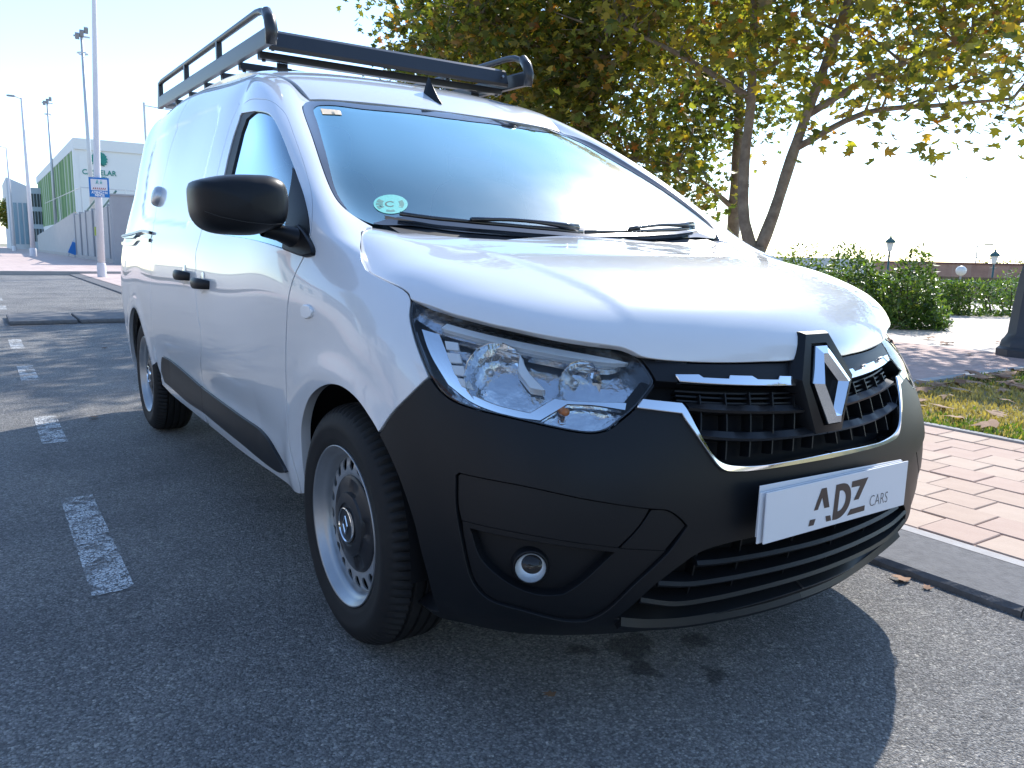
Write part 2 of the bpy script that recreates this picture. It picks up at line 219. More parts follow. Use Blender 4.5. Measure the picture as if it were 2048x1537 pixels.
 'surround': [(.6964,.0,.8169),(.7151,-.0141,.7997),(.7269,-.0372,.7851),(.7433,-.0473,.7594),(.7602,-.0551,.7229),(.7866,-.0407,.6288),(.7881,-.0304,.6223),(.7892,.0,.619)],
 'bar1': [(.713,-.3714,.7014),(.7344,-.3019,.6935),(.7517,-.2282,.6876),(.7657,-.147,.6826),(.7754,-.047,.6784)],
 'bar2': [(.7384,-.3558,.6459),(.7553,-.2896,.6367),(.77,-.2122,.6299),(.7811,-.1267,.627),(.7874,-.0299,.6266)],
 'intake': [(.7958,-.1294,.421),(.7857,-.2199,.413),(.7728,-.3107,.4085),(.7639,-.359,.4008),(.757,-.3882,.3886),(.7348,-.4546,.3423),(.7169,-.4895,.3055),(.6881,-.5228,.2629),(.6938,-.4355,.236),(.7005,-.3452,.2175),(.7327,-.2273,.2259),(.7591,-.0863,.2431)],
 'slat1': [(.7583,-.3698,.3716),(.7681,-.3093,.3679),(.7825,-.1951,.3633),(.7906,-.1159,.367)],
 'slat2': [(.735,-.4549,.3435),(.7477,-.3784,.3248),(.7611,-.2971,.3213),(.7763,-.1829,.3224),(.7836,-.1104,.3259)],
 'slat3': [(.7182,-.4867,.3075),(.7296,-.3959,.2781),(.7451,-.306,.2728),(.7633,-.199,.2791),(.7746,-.1027,.2865)],
 'fog_pod': [(.4874,-.7899,.5556),(.4929,-.7861,.5612),(.6054,-.7055,.5515),(.6825,-.6096,.5304),(.7344,-.491,.5063),(.7459,-.4503,.4995),(.7537,-.4217,.4806),(.7579,-.4045,.4624),(.7477,-.4415,.4129),(.7198,-.5096,.3437),(.6822,-.5607,.2773),(.6628,-.581,.2604),(.6456,-.6163,.2622),(.603,-.6964,.2883),(.5581,-.7432,.3022),(.5391,-.7617,.3197),(.5248,-.7762,.3511),(.5087,-.7897,.435),(.4945,-.7933,.4981)],
 'fog_flap': [(.504,-.7909,.4656),(.6154,-.7097,.4561),(.6878,-.6096,.4392),(.7159,-.5485,.4284),(.7304,-.51,.4699),(.7359,-.4862,.5047)],
 'fog_flap2': [(.717,-.5455,.427),(.7311,-.5077,.4686),(.7369,-.483,.5035)],
 'fog_flap3': [(.746,-.4482,.4126)],
 'fog_recess': [(.5241,-.7808,.4509),(.6156,-.7101,.4428),(.6876,-.6095,.4273),(.7125,-.5554,.4176),(.7008,-.578,.392),(.6764,-.6161,.3483),(.6583,-.6407,.3271),(.6349,-.6738,.3245),(.6117,-.7036,.3321),(.5788,-.7396,.3554),(.5444,-.7686,.3939)],
 'fog': [(.6242,-.6985,.3809),(.6063,-.7175,.3786),(.6249,-.7001,.4139)],
 'bump_edge': [(.2701,-.8626,.6055),(.3065,-.8581,.5726),(.3518,-.8504,.5159),(.3908,-.8404,.4424),(.4106,-.8303,.3693),(.4189,-.8153,.3017),(.4012,-.7785,.2229)],
 'repeater': [(-.1701,-.8749,.851),(-.153,-.8741,.8586),(-.1207,-.8724,.8595),(-.099,-.8713,.8496),(-.1062,-.8715,.8365),(-.1362,-.8728,.8291),(-.1657,-.8742,.832)],
 'handle_f': [(-1.3794,-.883,.8713),(-1.0613,-.8831,.8668)],
 'handle_s': [(-1.6977,-.8811,.8914),(-1.3812,-.882,.8845)],
 'rail': [(-2.3722,-.8562,1.0448),(-2.7525,-.8476,1.0521),(-3.0484,-.8419,1.0568)],
 'lock': [(-2.441,-.8009,1.2399)],
 'mirror_foot': [(-.2796,-.8391,1.061),(-.236,-.8396,1.0435),(-.1698,-.8412,1.0048),(-.1562,-.8438,.9897),(-.2048,-.8518,.9851),(-.3342,-.8609,1.002),(-.3444,-.8524,1.04)],
 'eco': [(-.2854,-.5725,1.1337),(-.2854,-.6234,1.1311),(-.3288,-.5521,1.1634),(-.2856,-.5219,1.1363),(-.2391,-.5944,1.1035)],
 'tax': [(-.8941,-.5467,1.4788),(-.8731,-.4846,1.4765),(-.8338,-.4933,1.4556),(-.8433,-.5589,1.4529)],
 'wiperA': [(-.1863,-.6577,1.0727),(-.1858,-.4642,1.0757),(-.1391,-.2907,1.0525)],
 'antenna': [(-1.017,.0,1.5632),(-1.0693,.0,1.5968),(-.985,.0,1.541)],
 'roof_front': [(-.985,-.5674,1.5198),(-.985,-.5451,1.5223),(-.985,-.3605,1.5353),(-.985,-.1111,1.5404),(-.985,-.003,1.541)],
 'roof_ditch': [(-.985,-.5674,1.5198),(-1.0155,-.5755,1.5424),(-1.0549,-.5795,1.5697),(-1.1113,-.5819,1.6005)],
}
# ------------------------------------------------------------------ helpers: materials
def mat(name, col, rough=.5, metal=0.0, coat=0.0, spec=.5, bump=None, var=None, alpha=None, emit=None, trans=0, sss=0):
    """principled material; var = (scale, amount, second colour) mottles the colour, bump = (scale, strength, distance)"""
    m = bpy.data.materials.new(name); m.use_nodes = True; t = m.node_tree; b = t.nodes['Principled BSDF']
    b.inputs['Base Color'].default_value = (*col, 1); b.inputs['Roughness'].default_value = rough; b.inputs['Metallic'].default_value = metal
    b.inputs['Coat Weight'].default_value = coat; b.inputs['Coat Roughness'].default_value = .03; b.inputs['Specular IOR Level'].default_value = spec
    if trans: b.inputs['Transmission Weight'].default_value = trans
    if emit: b.inputs['Emission Color'].default_value = (*emit[0], 1); b.inputs['Emission Strength'].default_value = emit[1]
    tc = t.nodes.new('ShaderNodeTexCoord')
    if var:
        n = t.nodes.new('ShaderNodeTexNoise'); n.inputs['Scale'].default_value = var[0]; n.inputs['Detail'].default_value = 5; n.inputs['Roughness'].default_value = .65
        r = t.nodes.new('ShaderNodeMapRange'); r.inputs['From Min'].default_value = .35; r.inputs['From Max'].default_value = .68; r.inputs['To Max'].default_value = var[1]
        x = t.nodes.new('ShaderNodeMix'); x.data_type = 'RGBA'; x.inputs[6].default_value = (*col, 1); x.inputs[7].default_value = (*var[2], 1)
        t.links.new(tc.outputs['Object'], n.inputs['Vector']); t.links.new(n.outputs[0], r.inputs['Value']); t.links.new(r.outputs[0], x.inputs[0]); t.links.new(x.outputs[2], b.inputs['Base Color'])
    if bump:
        n = t.nodes.new('ShaderNodeTexNoise'); n.inputs['Scale'].default_value = bump[0]; n.inputs['Detail'].default_value = 4
        bp = t.nodes.new('ShaderNodeBump'); bp.inputs['Strength'].default_value = bump[1]; bp.inputs['Distance'].default_value = bump[2]
        t.links.new(tc.outputs['Object'], n.inputs['Vector']); t.links.new(n.outputs[0], bp.inputs['Height']); t.links.new(bp.outputs[0], b.inputs['Normal'])
    return m
def glass_mat(name, tint, ior=1.5, gain=1.0, rough=.0, coat=(1, 1, 1), film=None):
    """thin pane: clear tinted body with a Fresnel reflection"""
    m = bpy.data.materials.new(name); m.use_nodes = True; t = m.node_tree; t.nodes.clear()
    tr = t.nodes.new('ShaderNodeBsdfTransparent'); tr.inputs[0].default_value = (*tint, 1)
    gl = t.nodes.new('ShaderNodeBsdfGlossy'); gl.inputs['Roughness'].default_value = rough; gl.inputs['Color'].default_value = (*coat, 1)
    fr = t.nodes.new('ShaderNodeFresnel'); fr.inputs[0].default_value = ior
    mu = t.nodes.new('ShaderNodeMath'); mu.operation = 'MULTIPLY'; mu.inputs[1].default_value = gain; mu.use_clamp = True
    mx = t.nodes.new('ShaderNodeMixShader'); o = t.nodes.new('ShaderNodeOutputMaterial')
    t.links.new(fr.outputs[0], mu.inputs[0]); t.links.new(mu.outputs[0], mx.inputs[0]); t.links.new(tr.outputs[0], mx.inputs[1]); t.links.new(gl.outputs[0], mx.inputs[2]); t.links.new(mx.outputs[0], o.inputs[0])
    if film:                                               # dusty film on the pane: scatters a little light in a broad lobe, more where it was not wiped
        g2 = t.nodes.new('ShaderNodeBsdfGlossy'); g2.inputs['Roughness'].default_value = film[1]; m2 = t.nodes.new('ShaderNodeMixShader')
        tc = t.nodes.new('ShaderNodeTexCoord'); n = t.nodes.new('ShaderNodeTexNoise'); n.inputs['Scale'].default_value = 5; n.inputs['Detail'].default_value = 8; r = t.nodes.new('ShaderNodeMapRange')
        r.inputs['From Min'].default_value = .3; r.inputs['From Max'].default_value = .7; r.inputs['To Min'].default_value = film[0]*.7; r.inputs['To Max'].default_value = film[0]*1.4
        t.links.new(tc.outputs['Object'], n.inputs['Vector']); t.links.new(n.outputs[0], r.inputs['Value']); t.links.new(r.outputs[0], m2.inputs[0]); t.links.new(mx.outputs[0], m2.inputs[1]); t.links.new(g2.outputs[0], m2.inputs[2]); t.links.new(m2.outputs[0], o.inputs[0])
    return m

# ------------------------------------------------------------------ helpers: objects
def mesh_obj(name, V, F, m, parent=None, N=None, smooth=True):
    me = bpy.data.meshes.new(name); me.from_pydata([tuple(v) for v in V], [], [tuple(f) for f in F]); me.materials.append(m)
    if smooth: me.polygons.foreach_set('use_smooth', [True]*len(me.polygons))
    if N is not None: me.normals_split_custom_set_from_vertices([tuple(n) for n in N])
    me.update()
    o = bpy.data.objects.new(name, me); SC.collection.objects.link(o)
    if parent is not None: o.parent = parent
    return o
def data_obj(name, me, parent=None):
    o = bpy.data.objects.new(name, me); SC.collection.objects.link(o)
    if parent is not None: o.parent = parent
    return o
def empty(name, loc=(0, 0, 0), rz=0, parent=None):
    o = bpy.data.objects.new(name, None); o.empty_display_size = .2; SC.collection.objects.link(o); o.location = loc; o.rotation_euler = (0, 0, rz)
    if parent is not None: o.parent = parent
    return o
def tag(o, label=None, cat=None, group=None, kind=None):
    if label: o['label'] = label
    if cat: o['category'] = cat
    if group: o['group'] = group
    if kind: o['kind'] = kind
    return o

class MB:
    """collects vertices and faces of ONE mesh"""
    def __init__(s): s.V = []; s.F = []
    def add(s, V, F):
        n = len(s.V); s.V += [tuple(v) for v in V]; s.F += [tuple(i+n for i in f) for f in F]; return s
    def box(s, a, b, R=None, o=(0, 0, 0)):
        V = [(x, y, z) for x in (a[0], b[0]) for y in (a[1], b[1]) for z in (a[2], b[2])]
        if R is not None: V = [tuple(np.array(R)@np.array(v)+np.array(o)) for v in V]
        return s.add(V, [(0, 1, 3, 2), (4, 6, 7, 5), (0, 4, 5, 1), (2, 3, 7, 6), (0, 2, 6, 4), (1, 5, 7, 3)])
    def tube(s, pts, r, n=10, caps=True, flat=1.0):
        """round bar along a polyline, r may be a list"""
        P = [np.array(p, float) for p in pts]; rr = r if isinstance(r, (list, tuple)) else [r]*len(P); V = []; up = None
        for i, p in enumerate(P):
            t = P[min(i+1, len(P)-1)]-P[max(i-1, 0)]; t /= max(np.linalg.norm(t), 1e-9)
            if up is None:
                up = np.array([0, 0, 1.]) if abs(t[2]) < .9 else np.array([1., 0, 0])
            a = np.cross(t, up); a /= max(np.linalg.norm(a), 1e-9); b = np.cross(a, t); up = b
            for k in range(n):
                an = 2*math.pi*(k+.5)/n; V.append(p+rr[i]*(a*math.cos(an)*flat+b*math.sin(an)))
        F = [(i*n+k, i*n+(k+1) % n, (i+1)*n+(k+1) % n, (i+1)*n+k) for i in range(len(P)-1) for k in range(n)]
        if caps: F += [tuple(range(n))[::-1], tuple((len(P)-1)*n+k for k in range(n))]
        return s.add(V, F)
    def lathe(s, prof, n=32, axis='z', o=(0, 0, 0), close=False):
        """profile of (radius, height) spun about an axis through o"""
        V = []
        for r, h in prof:
            for k in range(n):
                a = 2*math.pi*k/n; c, d = r*math.cos(a), r*math.sin(a)
                V.append({'z': (o[0]+c, o[1]+d, o[2]+h), 'y': (o[0]+c, o[1]+h, o[2]+d), 'x': (o[0]+h, o[1]+c, o[2]+d)}[axis])
        F = [(i*n+k, i*n+(k+1) % n, (i+1)*n+(k+1) % n, (i+1)*n+k) for i in range(len(prof)-1) for k in range(n)]
        return s.add(V, F)
    def prism(s, poly, h0, h1, f=lambda x, y, h: (x, y, h)):
        """flat outline given a thickness"""
        n = len(poly); V = [f(x, y, h0) for x, y in poly]+[f(x, y, h1) for x, y in poly]
        return s.add(V, [tuple(range(n))[::-1], tuple(range(n, 2*n))]+[(i, (i+1) % n, n+(i+1) % n, n+i) for i in range(n)])
    def build(s, name, m, parent=None, smooth=False, bevel=0, auto=None):
        o = mesh_obj(name, s.V, s.F, m, parent, smooth=smooth)
        bm = bmesh.new(); bm.from_mesh(o.data); bmesh.ops.recalc_face_normals(bm, faces=bm.faces)
        if bevel: bmesh.ops.bevel(bm, geom=list(bm.edges), offset=bevel, segments=2, affect='EDGES', profile=.6)
        bm.to_mesh(o.data); bm.free()
        if auto is not None: o.data.polygons.foreach_set('use_smooth', [True]*len(o.data.polygons)); o.data.set_sharp_from_angle(angle=math.radians(auto))
        return o

# ------------------------------------------------------------------ helpers: trimmed panels on a surface
def inside(P, poly):
    x, y = P[:, 0], P[:, 1]; r = np.zeros(len(P), bool); q = np.asarray(poly); n = len(q); j = n-1
    for i in range(n):
        xi, yi, xj, yj = q[i, 0], q[i, 1], q[j, 0], q[j, 1]
        c = ((yi > y) != (yj > y)); 
        with np.errstate(divide='ignore', invalid='ignore'): r ^= c & (x < (xj-xi)*(y-yi)/(yj-yi+1e-30)+xi)
        j = i
    return r
def smooth_loop(pts, step, corner=38, closed=True):
    """Catmull-Rom through the points, corners kept, resampled at about step"""
    q = [np.array(p, float) for p in pts]; k = [q[0]]
    for p in q[1:]:
        if np.linalg.norm(p-k[-1]) > 1e-5: k.append(p)
    if closed and np.linalg.norm(k[0]-k[-1]) < 1e-5: k.pop()
    q = k; n = len(q); sharp = []
    for i in range(n):
        a, b = q[i]-q[i-1], q[(i+1) % n]-q[i]; c = a@b/(np.linalg.norm(a)*np.linalg.norm(b)+1e-12)
        sharp.append(c < math.cos(math.radians(corner)))
    out = []
    for i in range(n if closed else n-1):
        p1, p2 = q[i], q[(i+1) % n]; L = np.linalg.norm(p2-p1)
        p0 = q[i-1] if (closed or i > 0) else p1; p3 = q[(i+2) % n] if (closed or i < n-2) else p2
        m1 = (p2-p0)/(np.linalg.norm(p2-p1)+np.linalg.norm(p1-p0)+1e-12)*L if not sharp[i] else (p2-p1)
        m2 = (p3-p1)/(np.linalg.norm(p3-p2)+np.linalg.norm(p2-p1)+1e-12)*L if not sharp[(i+1) % n] else (p2-p1)
        for t in np.arange(0, 1, 1/max(1, round(L/step))):
            h = t*t*(3-2*t); out.append((2*t**3-3*t*t+1)*p1+(t**3-2*t*t+t)*m1+h*p2+(t**3-t*t)*m2)
    if not closed: out.append(q[-1])
    return np.array(out)
def area2(p): return np.sum(p[:, 0]*np.roll(p[:, 1], -1)-np.roll(p[:, 0], -1)*p[:, 1])
def inset(p, g):
    """move a closed outline inwards by g (outwards when negative)"""
    s = 1 if area2(p) > 0 else -1; a = p-np.roll(p, 1, 0); b = np.roll(p, -1, 0)-p
    na = np.stack([-a[:, 1], a[:, 0]], 1)/np.maximum(np.linalg.norm(a, axis=1), 1e-9)[:, None]; nb = np.stack([-b[:, 1], b[:, 0]], 1)/np.maximum(np.linalg.norm(b, axis=1), 1e-9)[:, None]
    m = na+nb; m /= np.maximum(np.linalg.norm(m, axis=1), .3)[:, None]; c = np.clip((m*na).sum(1), .5, 1)
    return p+s*g*m/c[:, None]
def fill(outer, holes, step):
    """triangles of a flat region with holes (constrained Delaunay)"""
    pts = [tuple(p) for p in outer]; ed = [(i, (i+1) % len(outer)) for i in range(len(outer))]; loops = [np.arange(len(outer))]
    for h in holes:
        b = len(pts); pts += [tuple(p) for p in h]; ed += [(b+i, b+(i+1) % len(h)) for i in range(len(h))]; loops.append(b+np.arange(len(h)))
    lo, hi = outer.min(0), outer.max(0)
    gx, gy = np.meshgrid(np.arange(lo[0]+step/2, hi[0], step), np.arange(lo[1]+step/2, hi[1], step)); G = np.stack([gx.ravel(), gy.ravel()], 1)
    G[:, 0] += (np.round(G[:, 1]/step) % 2)*step*.5
    ok = inside(G, outer)
    for h in holes: ok &= ~inside(G, h)
    G = G[ok]
    if len(G):
        B = np.array(pts); keep = np.ones(len(G), bool)
        for c in range(0, len(B), 200):
            d = ((G[:, None, :]-B[None, c:c+200, :])**2).sum(2).min(1); keep &= d > (.55*step)**2
        pts += [tuple(p) for p in G[keep]]
    r = delaunay_2d_cdt([Vector(p) for p in pts], ed, [], 0, 1e-7)
    V = np.array([tuple(v) for v in r[0]]); F = np.array([f for f in r[2] if len(f) == 3]); c = V[F].mean(1)
    ok = inside(c, outer)
    for h in holes: ok &= ~inside(c, h)
    F = F[ok]
    A = V[F]; w = (A[:, 1, 0]-A[:, 0, 0])*(A[:, 2, 1]-A[:, 0, 1])-(A[:, 1, 1]-A[:, 0, 1])*(A[:, 2, 0]-A[:, 0, 0]); F[w < 0] = F[w < 0][:, ::-1]
    F = F[np.abs(w) > 1e-12]
    lp = [[p for p in outer]]+[[p for p in h] for h in holes]
    return V, F, lp
def uvs(S, pts): return np.array([S.near(p) for p in pts])
def panel(name, S, outer, m, parent=None, holes=(), off=0.0, gap=.0022, flange=.02, step=.02, edge=.012, both=None, corner=38, rnd=.0018):
    """one sheet cut out of surface S; outer and holes are 3D outlines. both=True: one mesh across the centre line; both=None: right and left object"""
    ue = S.U[-1] if S is S1 else S.U[0]; es = 1 if S is S1 else -1
    def prep(pts, g):
        q = uvs(S, pts)
        for i_, p_ in enumerate(pts):
            if abs(p_[1]) < 2e-4: q[i_, 0] = ue
        q = smooth_loop(q, edge, corner); mid = np.abs(q[:, 0]-ue) < 2e-3
        q2 = inset(q, g)
        if both: q2[mid, 0] = ue
        return q2
    o = prep(outer, gap); hs = [prep(h, -gap) for h in holes]
    V, F, lp = fill(o, hs, step)
    P, N = S.at(V, off)
    nrm = np.cross(P[F[:, 1]]-P[F[:, 0]], P[F[:, 2]]-P[F[:, 0]])
    if (nrm*N[F[:, 0]]).sum() < 0: F = F[:, ::-1]
    allV, allN, allF = [P], [N], [F.tolist()]; base = len(P)
    if flange:
        for li, l in enumerate(lp):
            q = np.array(l); A, NA = S.at(q, off); n = len(q)
            t = np.roll(A, -1, 0)-np.roll(A, 1, 0); side = np.cross(t, NA); side /= np.maximum(np.linalg.norm(side, axis=1), 1e-9)[:, None]
            cen = S.at(q+0, 0)[0]; ctr = inset(q, .002 if li == 0 else -.002); C2 = S.at(ctr, off)[0]
            sg = np.where(((A-C2)*side).sum(1) > 0, 1, -1)[:, None]; side = side*sg
            mid = np.abs(q[:, 0]-ue) < 2e-3
            rings = [(A+NA*0, NA*.8+side*.6), (A+side*rnd*.7-NA*rnd, side), (A+side*rnd*.7-NA*flange, side)]
            for k, (rp, rn) in enumerate(rings):
                if both: rp = rp.copy(); rp[mid, 1] = 0
                allV.append(rp); allN.append(rn/np.linalg.norm(rn, axis=1, keepdims=True))
            ff = []
            for k in range(2):
                for i in range(n):
                    j = (i+1) % n
                    if both and mid[i] and mid[j]: continue
                    f = (base+k*n+i, base+k*n+j, base+(k+1)*n+j, base+(k+1)*n+i)
                    a, b, c = rings[k][0][i], rings[k][0][j], rings[k+1][0][i]
                    if np.cross(b-a, c-a)@(side[i]+NA[i]*.01) < 0: f = f[::-1]
                    ff.append(f)
            allF.append(ff); base += 3*n
    V = np.concatenate(allV); N = np.concatenate(allN); F = [f for L in allF for f in L]
    mir = np.array([1, -1, 1])
    if both:
        n = len(V); return mesh_obj(name, np.concatenate([V, V*mir]), F+[tuple(i+n for i in f[::-1]) for f in F], m, parent, np.concatenate([N, N*mir]))
    par = parent if isinstance(parent, (tuple, list)) else (parent, parent)
    a = mesh_obj(name, V, F, m, par[0], N)
    if both is False: return a
    return a, mesh_obj(name, V*mir, [f[::-1] for f in F], m, par[1], N*mir)
def mirror_obj(o, parent=None, name=None):
    """left-hand twin of an object whose mesh is in van coordinates"""
    me = o.data.copy(); me.transform(Matrix.Scale(-1, 4, (0, 1, 0))); me.flip_normals()
    return data_obj(name or o.name.split('.')[0], me, parent)
# ------------------------------------------------------------------ materials of the van
M_WHITE = mat('white_paint', (.70, .715, .73), .28, coat=1.0, bump=(900, .012, .001))
M_BLACK = mat('black_plastic', (.008, .009, .011), .42, spec=.26, bump=(700, .10, .0006), var=(6, .25, (.012, .013, .015)))
M_GLOSSB = mat('gloss_black', (.010, .011, .013), .12, coat=.6)
M_CHROME = mat('chrome', (.86, .87, .88), .06, metal=1.0, bump=(30, .02, .002))
M_DARK = mat('dark_cavity', (.008, .008, .009), .8, spec=.2)
M_GASK = mat('rubber_seal', (.012, .012, .013), .55)
M_GLASS = glass_mat('windscreen_glass', (.74, .88, .90), 1.55, 2.7, coat=(.60, .92, .94), film=(.036, .30))
M_GLASSD = glass_mat('door_glass', (.45, .60, .65), 1.55, 2.8, coat=(.72, .90, 1.0))
M_LENS = glass_mat('clear_lens', (.95, .97, .98), 1.5, .75)
M_TYRE = mat('tyre_rubber', (.014, .014, .015), .70, spec=.3, bump=(160, .18, .001), var=(9, .5, (.026, .026, .025)))
M_STEEL = mat('silver_steel', (.42, .44, .46), .36, metal=.7, var=(7, .35, (.24, .24, .23)), bump=(60, .04, .001))
M_CAP = mat('hub_cap_plastic', (.022, .023, .026), .38, bump=(400, .06, .0006))
M_INT = mat('interior_grey', (.085, .088, .092), .75)
M_SEAT = mat('seat_fabric', (.035, .037, .042), .9, bump=(300, .2, .001))
M_BULK = mat('bulkhead_grey', (.50, .52, .54), .7)
M_WLIGHT = mat('light_guide', (.88, .90, .91), .25, coat=.5)
M_SMOKE = mat('lamp_housing', (.58, .60, .63), .13, metal=.9, bump=(26, .5, .012))
M_CELL = mat('reflector_cell', (.70, .72, .74), .18, metal=.7, bump=(500, .5, .002))
M_AMBER = mat('amber_bulb', (.75, .22, .03), .2, coat=.5)
M_PLATE = mat('white_plate', (.78, .79, .81), .35, var=(14, .25, (.72, .73, .75)))
M_PRINT = mat('brown_print', (.055, .035, .030), .5)
M_PRINT2 = mat('grey_print', (.09, .085, .085), .5)
M_RACK = mat('rack_black', (.018, .020, .024), .33, spec=.55, bump=(120, .05, .001), var=(5, .4, (.034, .035, .036)))
M_ALU = mat('roller_aluminium', (.55, .56, .57), .35, metal=.8)
M_STICK = mat('green_sticker', (.045, .46, .40), .5, var=(150, .7, (.14, .62, .56)))
M_STICKT = mat('sticker_ink', (.01, .06, .055), .6)
M_TAX = mat('beige_sticker', (.80, .62, .42), .6, var=(90, .3, (.84, .70, .52)))

van = tag(empty('delivery_van'), 'white panel van with black front bumper and steel wheels parked by the kerb', 'van')
o_ = OUT
def D(x): return float(np.interp(x, *DITCH))
def top_edge(x0, x1, n=8): return [(x, -(.552+.066*min(1, max(0, (-.985-x)/.45)))-.003, D(x)) for x in np.linspace(x0, x1, n)]       # along the roof seam
ditch = top_edge(-.955, -1.60, 14)
door_low = [(-.335, -.832, .335), (-.345, -.822, .300)]
df = o_['door_front']+door_low
# front wings with the A-pillars
wing = df+[o_['arch_f'][0]]+o_['arch_f'][1:]+o_['bump_top'][1:]+o_['head'][3::-1]+o_['bon_side1'][-2::-1]+o_['ws_side'][-2:3:-1]+ditch
wings = panel('front_wing', S1, wing, M_WHITE, van, gap=.003, flange=.028, step=.022)
# front doors
door_bot = [(-.36, -.820, .298)]+[(x, -.822, .300) for x in (-.6, -.9, -1.2, -1.42)]
doors = panel('front_door', S1, df+door_bot+o_['door_rear'][:0:-1], M_WHITE, van, gap=.003, holes=[o_['window']], flange=.03, step=.022)
glass_out = o_['glass_rear']+o_['window'][7:15]+[o_['quarter'][7], o_['quarter'][8]]+o_['window'][18:]
# sliding doors and rear quarters
sl_bot = [(-1.45, -.82, .300), (-1.8, -.823, .302), (-2.1, -.826, .308), (-2.32, -.832, .33)]
sl = [ditch[-1]]+o_['door_rear']+sl_bot+o_['slide_rear'][:0:-1]+[o_['slide_rear'][0]]+top_edge(-2.31, -1.62, 6)
slides = panel('sliding_door', S1, sl, M_WHITE, van, gap=.003, flange=.02, step=.028)
rear_arch = [(-2.812+.375*math.cos(a), -.86, .31+.365*math.sin(a)) for a in np.radians(np.linspace(8, 190, 26))]
rearq = o_['slide_rear'][:-3]+[(-2.325, -.866, .44)]+rear_arch[1:]+[(-3.2, -.83, .24), (-3.42, -.78, .235)]+[tuple(S1.P[0, k]) for k in range(1, 16)]+[tuple(S1.P[1, 15])]+top_edge(-3.2, -2.33, 8)
quarters = panel('rear_quarter', S1, rearq, M_WHITE, van, flange=.02, step=.03)
# tail
tl = S1.P[0, 1:16]; V = [tuple(p) for p in tl]+[(p[0], -p[1], p[2]) for p in tl]; k = len(tl)
tail = MB().add(V, [(i, i+1, k+i+1, k+i) for i in range(k-1)]).build('tailgate', M_WHITE, van, smooth=True)
# black side mouldings on the doors, split at the door gap
ct, cb = o_['clad_top'], o_['clad_bot']
panel('side_moulding', S1, [ct[0], ct[1], ct[2], ct[3], ct[4], cb[4], cb[5], cb[6]], M_BLACK, doors, off=.009, gap=.0015, flange=.012, step=.02)
panel('side_moulding', S1, [ct[4], ct[5], cb[0], cb[1], cb[2], cb[3], cb[4]], M_BLACK, slides, off=.009, gap=.0015, flange=.012, step=.02)
# window glass, seals, mirror sail
for pr in [panel('window_glass', S1, o_['window'], M_GLASSD, doors, off=-.010, gap=.001, flange=0, step=.04)]: pass
panel('window_seal', S1, o_['window'], M_GASK, doors, holes=[glass_out], off=-.004, gap=.0006, flange=.008, step=.02)
panel('mirror_sail', S1, o_['quarter'], M_BLACK, doors, off=.003, gap=.0015, flange=.01, step=.02)

# windscreen
ws_base = [(-.175, -.56, 1.077), (-.15, -.42, 1.062), (-.125, -.2, 1.050), (-.118, 0, 1.046)]
ws = o_['ws_side'][3:]+ws_base+[(-.985, 0, 1.540)]+o_['ws_top'][::-1]
windscreen = panel('windscreen', S1, ws, M_GLASS, van, off=-.001, gap=.003, flange=0, step=.05, both=True)
wsh = o_['ws_bandl']+[(-.235, -.52, 1.11), (-.215, -.35, 1.098), (-.20, -.18, 1.092), (-.197, 0, 1.090)]+[(o_['ws_band'][-1][0], 0, o_['ws_band'][-1][2])]+o_['ws_band'][::-1]
panel('windscreen_border', S1, ws, mat('black_frit', (.012, .014, .018), .10, coat=.3), windscreen, holes=[wsh], off=.0008, gap=.004, flange=0, step=.03, both=True)

# bonnet
bon = o_['bon_side']+[(-.165, 0, 1.062)]+o_['bon_rear'][:0:-1]
bonnet = panel('bonnet', S2, bon, M_WHITE, van, gap=.0028, flange=.022, step=.016, both=True, edge=.010, rnd=.003)

# roof
rn = np.array(roof)
rf = [tuple(p) for p in rn[0:6, 0]]+[tuple(p) for p in rn[5, 1:]]+[tuple(p) for p in rn[4::-1, 8]]
roof_p = panel('roof', S4, rf, M_WHITE, van, gap=.003, flange=.02, step=.03, both=True)

# bumper
ch_in, ch_out = o_['chrome_in'], o_['chrome_out']
bump = o_['bump_top']+o_['head'][5:17]+ch_out[:-1]+[(.797, 0, .5632)]+[tuple(S1.P[c, 0]) for c in range(14, 8, -1)]+[(.33, -.79, .205)]+o_['bump_edge'][:0:-1]
cen_in = [(.792, 0, .415)]; cen_lo = [(.757, 0, .2345)]
intake = o_['intake'][1:-1]
intake = [(.7955, 0, .418)]+intake+[(.75, -.12, .232), (.757, 0, .2365)]
bumper = panel('bumper', S1, bump, M_BLACK, van, holes=[o_['fog_pod'], intake], gap=.002, flange=.045, step=.014, edge=.009, both=True)
back = panel('intake_backing', S1, intake, M_DARK, bumper, off=-.052, gap=-.02, flange=0, step=.03, both=True)

# fog-lamp pods: smooth upper flap, lower recess with the lamp
fp = o_['fog_pod']; fl = o_['fog_flap']; fl2 = o_['fog_flap2']; f3 = o_['fog_flap3'][0]; fr = o_['fog_recess']
panel('pod_flap', S1, fp[0:5]+[fl[5], fl[4], fl[3], fl[2], fl[1], fl[0], fp[18]], M_BLACK, bumper, off=-.005, gap=.0012, flange=.012, step=.015)
panel('pod_flap', S1, [fl2[2]]+fp[5:8]+[f3, fl2[0], fl2[1]], M_BLACK, bumper, off=-.005, gap=.0012, flange=.012, step=.015)
panel('pod_surround', S1, [fl2[0], f3]+fp[8:18]+[fl[0], fl[1], fl[2], fl[3]], M_BLACK, bumper, holes=[fr], off=-.007, gap=.0012, flange=.03, step=.015)
panel('pod_recess', S1, fr, M_BLACK, bumper, off=-.030, gap=-.006, flange=0, step=.02)
fc = np.array(o_['fog'][0]); uvf = S1.near(fc); fP, fN = S1.at([uvf], -.012); fP, fN = fP[0], fN[0]
